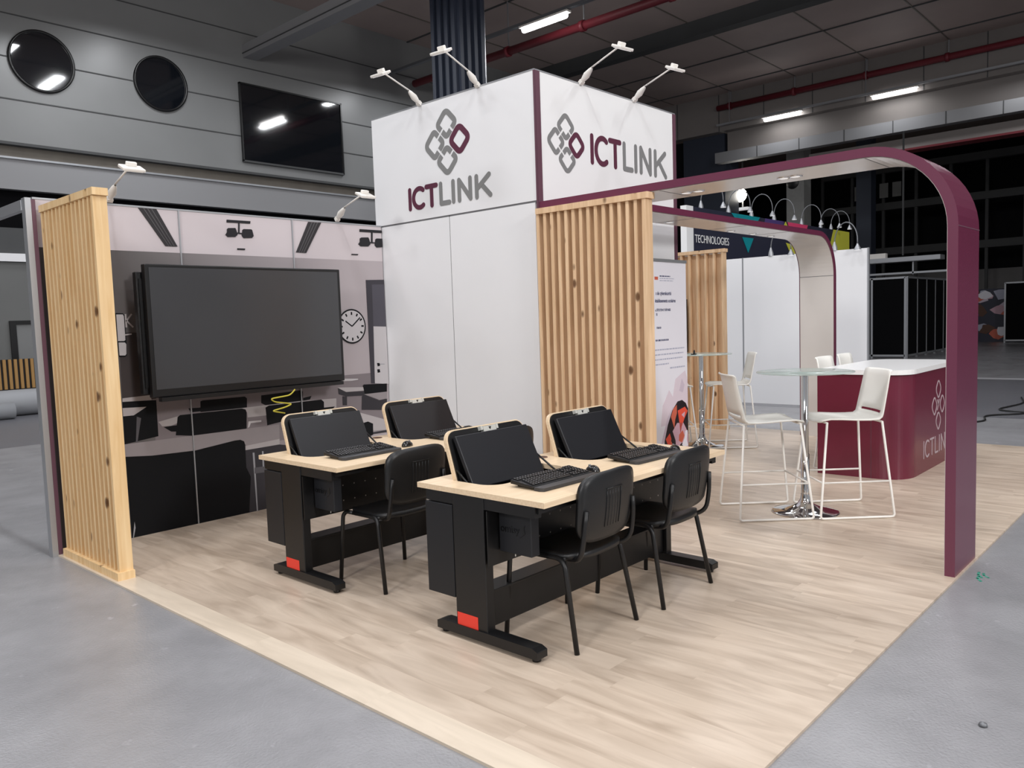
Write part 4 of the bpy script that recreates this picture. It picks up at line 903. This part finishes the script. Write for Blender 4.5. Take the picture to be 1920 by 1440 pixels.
# ---------------- computer desks ----------------
DL,DD,ZT=1.65,0.84,0.743
def desk_proto(label,loc):
    t=thing('computer_desk',label,'desk',loc,0,'two-seat desks with flip-up lids')
    z0,z1=ZT-0.026,ZT; ya,yb=0.43,0.715; ops=[(0.13,0.735),(0.945,1.55)]
    g=MB(); g.box(0,DL,0,ya,z0,z1,'beech').box(0,DL,yb,DD,z0,z1,'beech')
    xs=[0]+[v for o in ops for v in o]+[DL]
    for k in range(0,6,2): g.box(xs[k],xs[k+1],ya,yb,z0,z1,'beech')
    R=0.10
    for a,b_ in ops:
        for x,s in ((a,1),(b_,-1)):
            pts=[(x,ya)]+[(x+s*R-s*R*math.cos(math.radians(q*15)) ,ya+R-R*math.sin(math.radians(q*15))) for q in range(7)]
            if s<0: pts=pts[::-1]
            g.prism(pts,z0,z1,'beech','xy')
    g.build('desktop',t)
    for i,(a,b_) in enumerate(ops):
        # lid hinged at the back edge, leaning back
        ang=math.radians(17); o=bpy.data.objects.new('flip_lid',None)
        w_=b_-a
        prof=rpoly(0.004,w_-0.004,0,0.27,(0,0,0.06,0.06),7)
        lid=MB().prism(prof,0,0.020,'beech','xz').build('flip_lid',t,loc=(a,yb-0.022,ZT-0.012)); lid.rotation_euler=(-ang,0,0)
        inn=rpoly(0.014,w_-0.014,0.0,0.262,(0,0,0.055,0.055),7)
        MB().prism(inn,-0.008,-0.0005,'black_plastic','xz').build('lid_lining',lid)
        mc=MB(); mc.box(0.035,w_-0.022,-0.024,0.0,0.0,0.285,'monitor_cover'); mo=mc.build('monitor_tray',lid,loc=(0,-0.062,-0.055),bevel=0.004); mo.rotation_euler=(math.radians(-9),0,0)
        g=MB(); cxx=w_/2
        g.box(cxx-0.048,cxx+0.048,-0.032,-0.009,0.224,0.258,'silver').box(cxx-0.066,cxx-0.05,-0.032,-0.009,0.240,0.262,'silver').box(cxx+0.05,cxx+0.066,-0.032,-0.009,0.236,0.262,'silver')
        g.prism([(cxx-0.008,0.252),(cxx,0.236),(cxx+0.012,0.252)],-0.0335,-0.032,'frame_black','xz'); pass
        g.build('latch_plate',lid)
        for x,yz in ((0.018,((0.70,0.05),(0.60,-0.03))),(w_-0.005,((0.70,0.075),(0.50,-0.045)))):
            MB().tube([(a+x,yz[0][0],ZT+yz[0][1]),(a+x,yz[1][0],ZT+yz[1][1])],0.0055,'black_metal',8).build('gas_strut',t)
        g=MB(); g.box(a-0.01,a,ya-0.02,yb,0.60,z0,'frame_black').box(b_,b_+0.01,ya-0.02,yb,0.60,z0,'frame_black').box(a,b_,ya-0.02,ya-0.01,0.60,z0,'frame_black').box(a,b_,ya-0.02,yb,0.59,0.60,'frame_black').box(a,b_,yb,yb+0.01,0.6,z0,'frame_black')
        g.build('lift_well',t)
    MB().lathe([(0.0,0.001),(0.030,0.001),(0.034,0.003),(0.036,0.0)],'bronze',(0.888,0.765,ZT),24).build('grommet',t)
    for x,s in ((0.0,1),(DL-0.05,-1)):
        MB().box(x,x+0.055,0.375,0.585,0.06,z0,'black_metal').build('column',t,bevel=0.004)
        ft=MB().prism([(0.06,0.02),(0.72,0.02),(0.72,0.058),(0.69,0.068),(0.09,0.068),(0.06,0.055)],x-0.008,x+0.062,'black_metal','yz').build('foot_bar',t,bevel=0.003)
        MB().lathe([(0.0,0),(0.02,0),(0.022,0.012),(0.012,0.02),(0.012,0.03)],'black_plastic',(x+0.027,0.095,0),14).lathe([(0.0,0),(0.02,0),(0.022,0.012),(0.012,0.02),(0.012,0.03)],'black_plastic',(x+0.027,0.69,0),14).build('leveling_foot',ft)
        MB().box(x+0.005,x+0.05,0.06,0.78,z0-0.055,z0-0.001,'black_metal').build('top_bracket',t)
    st_=MB().box(-0.0012,0,0.437,0.577,0.068,0.130,'red_sticker').build('red_sticker',t)
    MB().box(0.055,DL-0.055,0.40,0.44,0.075,0.255,'black_metal').box(0.055,DL-0.055,0.38,0.50,0.25,0.262,'black_metal').build('lower_panel',t,bevel=0.003)
    MB().box(0.02,DL-0.02,0.05,0.09,z0-0.035,z0-0.001,'black_metal').build('front_rail',t)
    g=MB().box(0.0,DL,0.352,0.358,0.392,z0-0.06,'black_metal').build('perforated_panel',t)
    d=MB()
    for i in range(17):
        x=0.2+i*0.085
        if x<DL-0.1:
            for z in (0.46,0.555): d.lathe([(0,0.3515),(0.0045,0.3515)],'hole_light',(x,0,z),8,'y')  # pale discs: light showing through the perforations, painted as colour
    d.box(0.183,0.187,0.348,0.352,0.40,0.45,'white_plastic'); d.build('perforations',g)['kind']='stuff'
    cb=MB().box(0.072,0.13,0.145,0.345,0.455,z0-0.052,'black_panel').build('computer_box',t,bevel=0.004)
    Mx=face_mx((0.0705,0.335,0.555),(0,-1,0))
    text_mesh('logo_lettering','omisy',0.050,Mx,'logo_dark',cb,0.001)
    sw=MB(); pts=[(0.180,0.60),(0.200,0.585),(0.190,0.555),(0.215,0.535),(0.180,0.56),(0.185,0.585)]
    sw.prism(pts,0.070,0.0722,'logo_dark','yz'); sw.build('logo_swoosh',cb)
    for x in (0.0,DL-0.06): MB().box(x,x+0.06,0.59,0.785,0.195,0.655,'black_panel').build('rear_housing',t,bevel=0.004)
    MB().lathe([(0.0,-0.008),(0.008,-0.006),(0.008,0.006),(0.0,0.008)],'silver',(0.03,0.70,0.665),12).build('lock_knob',t)
    return t
d1=desk_proto('front computer desk with beech top, nearest to the grey floor edge',(0.722,1.068,FZ))
d2=dup(d1,(0.722,2.600,FZ),0,'rear computer desk with beech top in front of the black display')

# ---------------- keyboards and mice ----------------
def kb_proto(label,loc,rz):
    t=thing('keyboard',label,'keyboard',loc,rz,'black keyboards with palm rest')
    g=MB(); g.add([(-0.225,-0.045,0.008),(0.225,-0.045,0.008),(0.225,0.105,0.016),(-0.225,0.105,0.016),(-0.225,-0.045,0.02),(0.225,-0.045,0.02),(0.225,0.105,0.036),(-0.225,0.105,0.036)],[(0,3,2,1),(4,5,6,7),(0,1,5,4),(1,2,6,5),(2,3,7,6),(3,0,4,7)],'black_plastic'); g.build('case',t,bevel=0.003)
    g=MB(); g.prism([(-0.215,-0.105),(0.215,-0.105),(0.226,-0.085),(0.226,-0.047),(-0.226,-0.047),(-0.226,-0.085)],0.002,0.017,'palm_rest','xy'); g.build('palm_rest',t,bevel=0.003)
    g=MB(); 
    def zt(y): return 0.02+(y+0.045)*0.107
    rows=[-0.03,-0.011,0.008,0.027,0.046,0.072,0.09]
    for ri,y in enumerate(rows):
        blocks=[(-0.215,0.075),(0.085,0.14),(0.15,0.215)]
        for bi,(a,b_) in enumerate(blocks):
            if bi==1 and ri in (2,6): continue
            x=a+(0.004*ri if bi==0 and ri<5 else 0)
            while x+0.015<=b_+0.001:
                wd=0.0165
                if ri==0 and bi==0 and -0.14<x<0.0: wd=0.1
                wd=min(wd,b_-x); zz=zt(y)
                g.add([(x,y-0.0078,zz-0.001),(x+wd,y-0.0078,zz-0.001),(x+wd,y+0.0078,zz+0.001),(x,y+0.0078,zz+0.001),(x+0.0015,y-0.006,zz+0.006),(x+wd-0.0015,y-0.006,zz+0.006),(x+wd-0.0015,y+0.0065,zz+0.0075),(x+0.0015,y+0.0065,zz+0.0075)],[(4,5,6,7),(0,1,5,4),(1,2,6,5),(2,3,7,6),(3,0,4,7)],'key')
                if wd<0.03: g.add([(x+0.005,y-0.001,zz+0.0071),(x+0.009,y-0.001,zz+0.0071),(x+0.009,y+0.004,zz+0.0077),(x+0.005,y+0.004,zz+0.0077)],[(0,1,2,3)],'key_legend')
                x+=wd+0.0025
    o=g.build('keys',t,fix=False); o['kind']='stuff'
    MB().box(-0.19,-0.17,0.08,0.09,0,0.03,'black_plastic').box(0.17,0.19,0.08,0.09,0,0.03,'black_plastic').build('riser_foot',t)
    return t
TZ=FZ+ZT
kb=kb_proto('black keyboard on the front desk, left one at the near corner',(1.115,1.312,TZ),math.radians(-1.5))
dup(kb,(1.925,1.318,TZ),math.radians(-3),'black keyboard on the front desk, right one before the slatted screen')
dup(kb,(1.115,2.865,TZ),math.radians(0),'black keyboard on the rear desk, left one')
dup(kb,(1.99,2.93,TZ),0,'black keyboard on the rear desk, right one half hidden by the front desk lid')
def mouse_proto(label,loc,rz):
    t=thing('mouse',label,'computer mouse',loc,rz,'black computer mice')
    vs=[];fs=[];nu,nv=16,6
    for j in range(nv+1):
        a=math.pi/2*j/nv
        for i in range(nu):
            b_=2*math.pi*i/nu; r=math.cos(a); x=0.031*r*math.cos(b_)*(1-0.12*math.sin(b_)**2); y=0.056*r*math.sin(b_); z=0.036*math.sin(a)*(1-0.18*math.sin(b_)*r)
            vs.append((x,y,z+0.001))
    for j in range(nv):
        for i in range(nu): fs.append((j*nu+i,j*nu+(i+1)%nu,(j+1)*nu+(i+1)%nu,(j+1)*nu+i))
    fs.append(list(range(nu))[::-1]); g=MB(); g.add(vs,fs,'mouse_gloss',True); g.build('shell',t)
    MB().lathe([(0,-0.004),(0.008,-0.004),(0.008,0.004),(0,0.004)],'alu_dark',(0,0.028,0.029),12,'x').build('scroll_wheel',t)
    return t
ms=mouse_proto('black mouse at the right end of the near left keyboard',(1.41,1.315,TZ),math.radians(-20))
dup(ms,(2.20,1.30,TZ),math.radians(-40),'black mouse at the right end of the front desk')
dup(ms,(1.47,2.87,TZ),math.radians(-70),'black mouse on the rear desk beside the left keyboard')

# ---------------- black four-leg chairs (face +Y) ----------------
def chair_proto(label,loc,rz):
    t=thing('office_chair',label,'chair',loc,rz,'black four-leg chairs at the desks')
    for s in (-1,1):
        front=[(s*0.225,0.10,0.425),(s*0.225,0.17,0.425),(s*0.232,0.195,0.40),(s*0.255,0.215,0.0)]
        rear=[(s*0.225,0.10,0.425),(s*0.225,-0.10,0.425),(s*0.235,-0.14,0.40),(s*0.262,-0.215,0.0)]
        MB().tube(smooth_path(front,0.04,5),0.0125,'black_metal',10).build('leg',t)
        MB().tube(smooth_path(rear,0.05,5),0.0125,'black_metal',10).build('leg',t)
    g=MB(); g.tube([(-0.225,0.08,0.42),(0.225,0.08,0.42)],0.010,'black_metal',8); g.tube([(-0.225,-0.12,0.42),(0.225,-0.12,0.42)],0.010,'black_metal',8); g.build('seat_frame',t)
    for s in (-1,1): MB().tube(smooth_path([(s*0.14,0.05,0.41),(s*0.165,-0.12,0.405),(s*0.214,-0.215,0.43),(s*0.212,-0.238,0.55),(s*0.200,-0.245,0.66)],0.07,6),0.0125,'black_metal',10).build('back_frame',t)
    # seat shell
    vs=[];fs=[];nx,ny=14,14
    def sq(u,v,p=3.4):
        m=max(abs(u),abs(v)); 
        if m==0: return 0,0
        k=m/((abs(u)**p+abs(v)**p)**(1/p)); return u*k,v*k
    for j in range(ny+1):
        for i in range(nx+1):
            u,v=-1+2*i/nx,-1+2*j/ny; a,b_=sq(u,v)
            z=0.452-0.012*(1-a*a)*(1-b_*b_)-0.03*max(0,b_-0.7)**1.5*6*0.4+0.012*max(0,-b_-0.6)-0.012*max(abs(a),abs(b_))**6
            vs.append((a*0.225,b_*0.205-0.005,z))
    for j in range(ny):
        for i in range(nx): k=j*(nx+1)+i; fs.append((k,k+1,k+nx+2,k+nx+1))
    g=MB(); g.add(vs,fs,'black_shell',True); o=g.build('seat',t); so=o.modifiers.new('thick','SOLIDIFY'); so.thickness=0.026; so.offset=-1
    # back shell: curved, wider at the top
    vs=[];fs=[]
    for j in range(ny+1):
        for i in range(nx+1):
            u,v=-1+2*i/nx,-1+2*j/ny; a,b_=sq(u,v,4.2)
            hw=0.222+0.012*(b_+1)/2; x=a*hw; z=0.66+b_*0.163
            y=-0.222-0.035*(b_+1)/2+0.030*a*a-0.012*(1-b_*b_)-0.008*max(abs(a),abs(b_))**8*-1
            vs.append((x,y,z))
    for j in range(ny):
        for i in range(nx): k=j*(nx+1)+i; fs.append((k,k+1,k+nx+2,k+nx+1))
    g=MB(); g.add(vs,fs,'black_shell',True); o=g.build('backrest',t); so=o.modifiers.new('thick','SOLIDIFY'); so.thickness=0.026; so.offset=0
    g=MB()     # moulded ribs on the rear
    def yb(z): b_=(z-0.66)/0.163; return -0.222-0.035*(b_+1)/2-0.012*(1-b_*b_)-0.0155
    for x in (-0.06,-0.036,-0.012,0.012,0.036,0.06):
        g.tube([(x,yb(z)+0.003,z) for z in (0.56,0.60,0.65,0.70,0.735)],0.0022,'black_shell',6)
    g.tube([(x,yb(0.742)+0.002,0.742) for x in (-0.065,0,0.065)],0.0025,'black_shell',6); g.build('moulded_rib',t)
    return t
c1=chair_proto('black plastic chair at the near left seat of the front desk',(1.165,1.285,FZ),math.radians(2.5))
dup(c1,(1.90,1.268,FZ),math.radians(1),'black plastic chair at the right seat of the front desk')
dup(c1,(1.155,2.650,FZ),math.radians(1),'black plastic chair at the left seat of the rear desk')
dup(c1,(2.04,2.70,FZ),math.radians(2),'black plastic chair at the right seat of the rear desk, seen behind the near lid')

# power cables below the right end of the front desk
g=MB(); g.tube(smooth_path([(2.30,1.60,0.66),(2.33,1.50,0.56),(2.36,1.62,0.50),(2.31,1.55,0.42),(2.38,1.50,0.46),(2.34,1.62,0.58),(2.37,1.70,0.66)],0.06,5),0.006,'cable_black',6)
g.box(2.31,2.38,1.56,1.60,0.40,0.46,'cable_black'); tag(g.build('power_cable'),'black looped power cables hanging under the right end of the front desk','cable')
g=MB(); g.box(-0.03,0.03,-0.02,0.02,0,0.012,'frame_black').lathe([(0.012,0.012),(0.008,0.05),(0,0.055)],'frame_black',(0.01,0,0),10)
tag(g.build('card_holder',loc=(6.28,3.48,FZ+1.085)),'tiny black stand on the glass table beside the roll-up banner','stand')
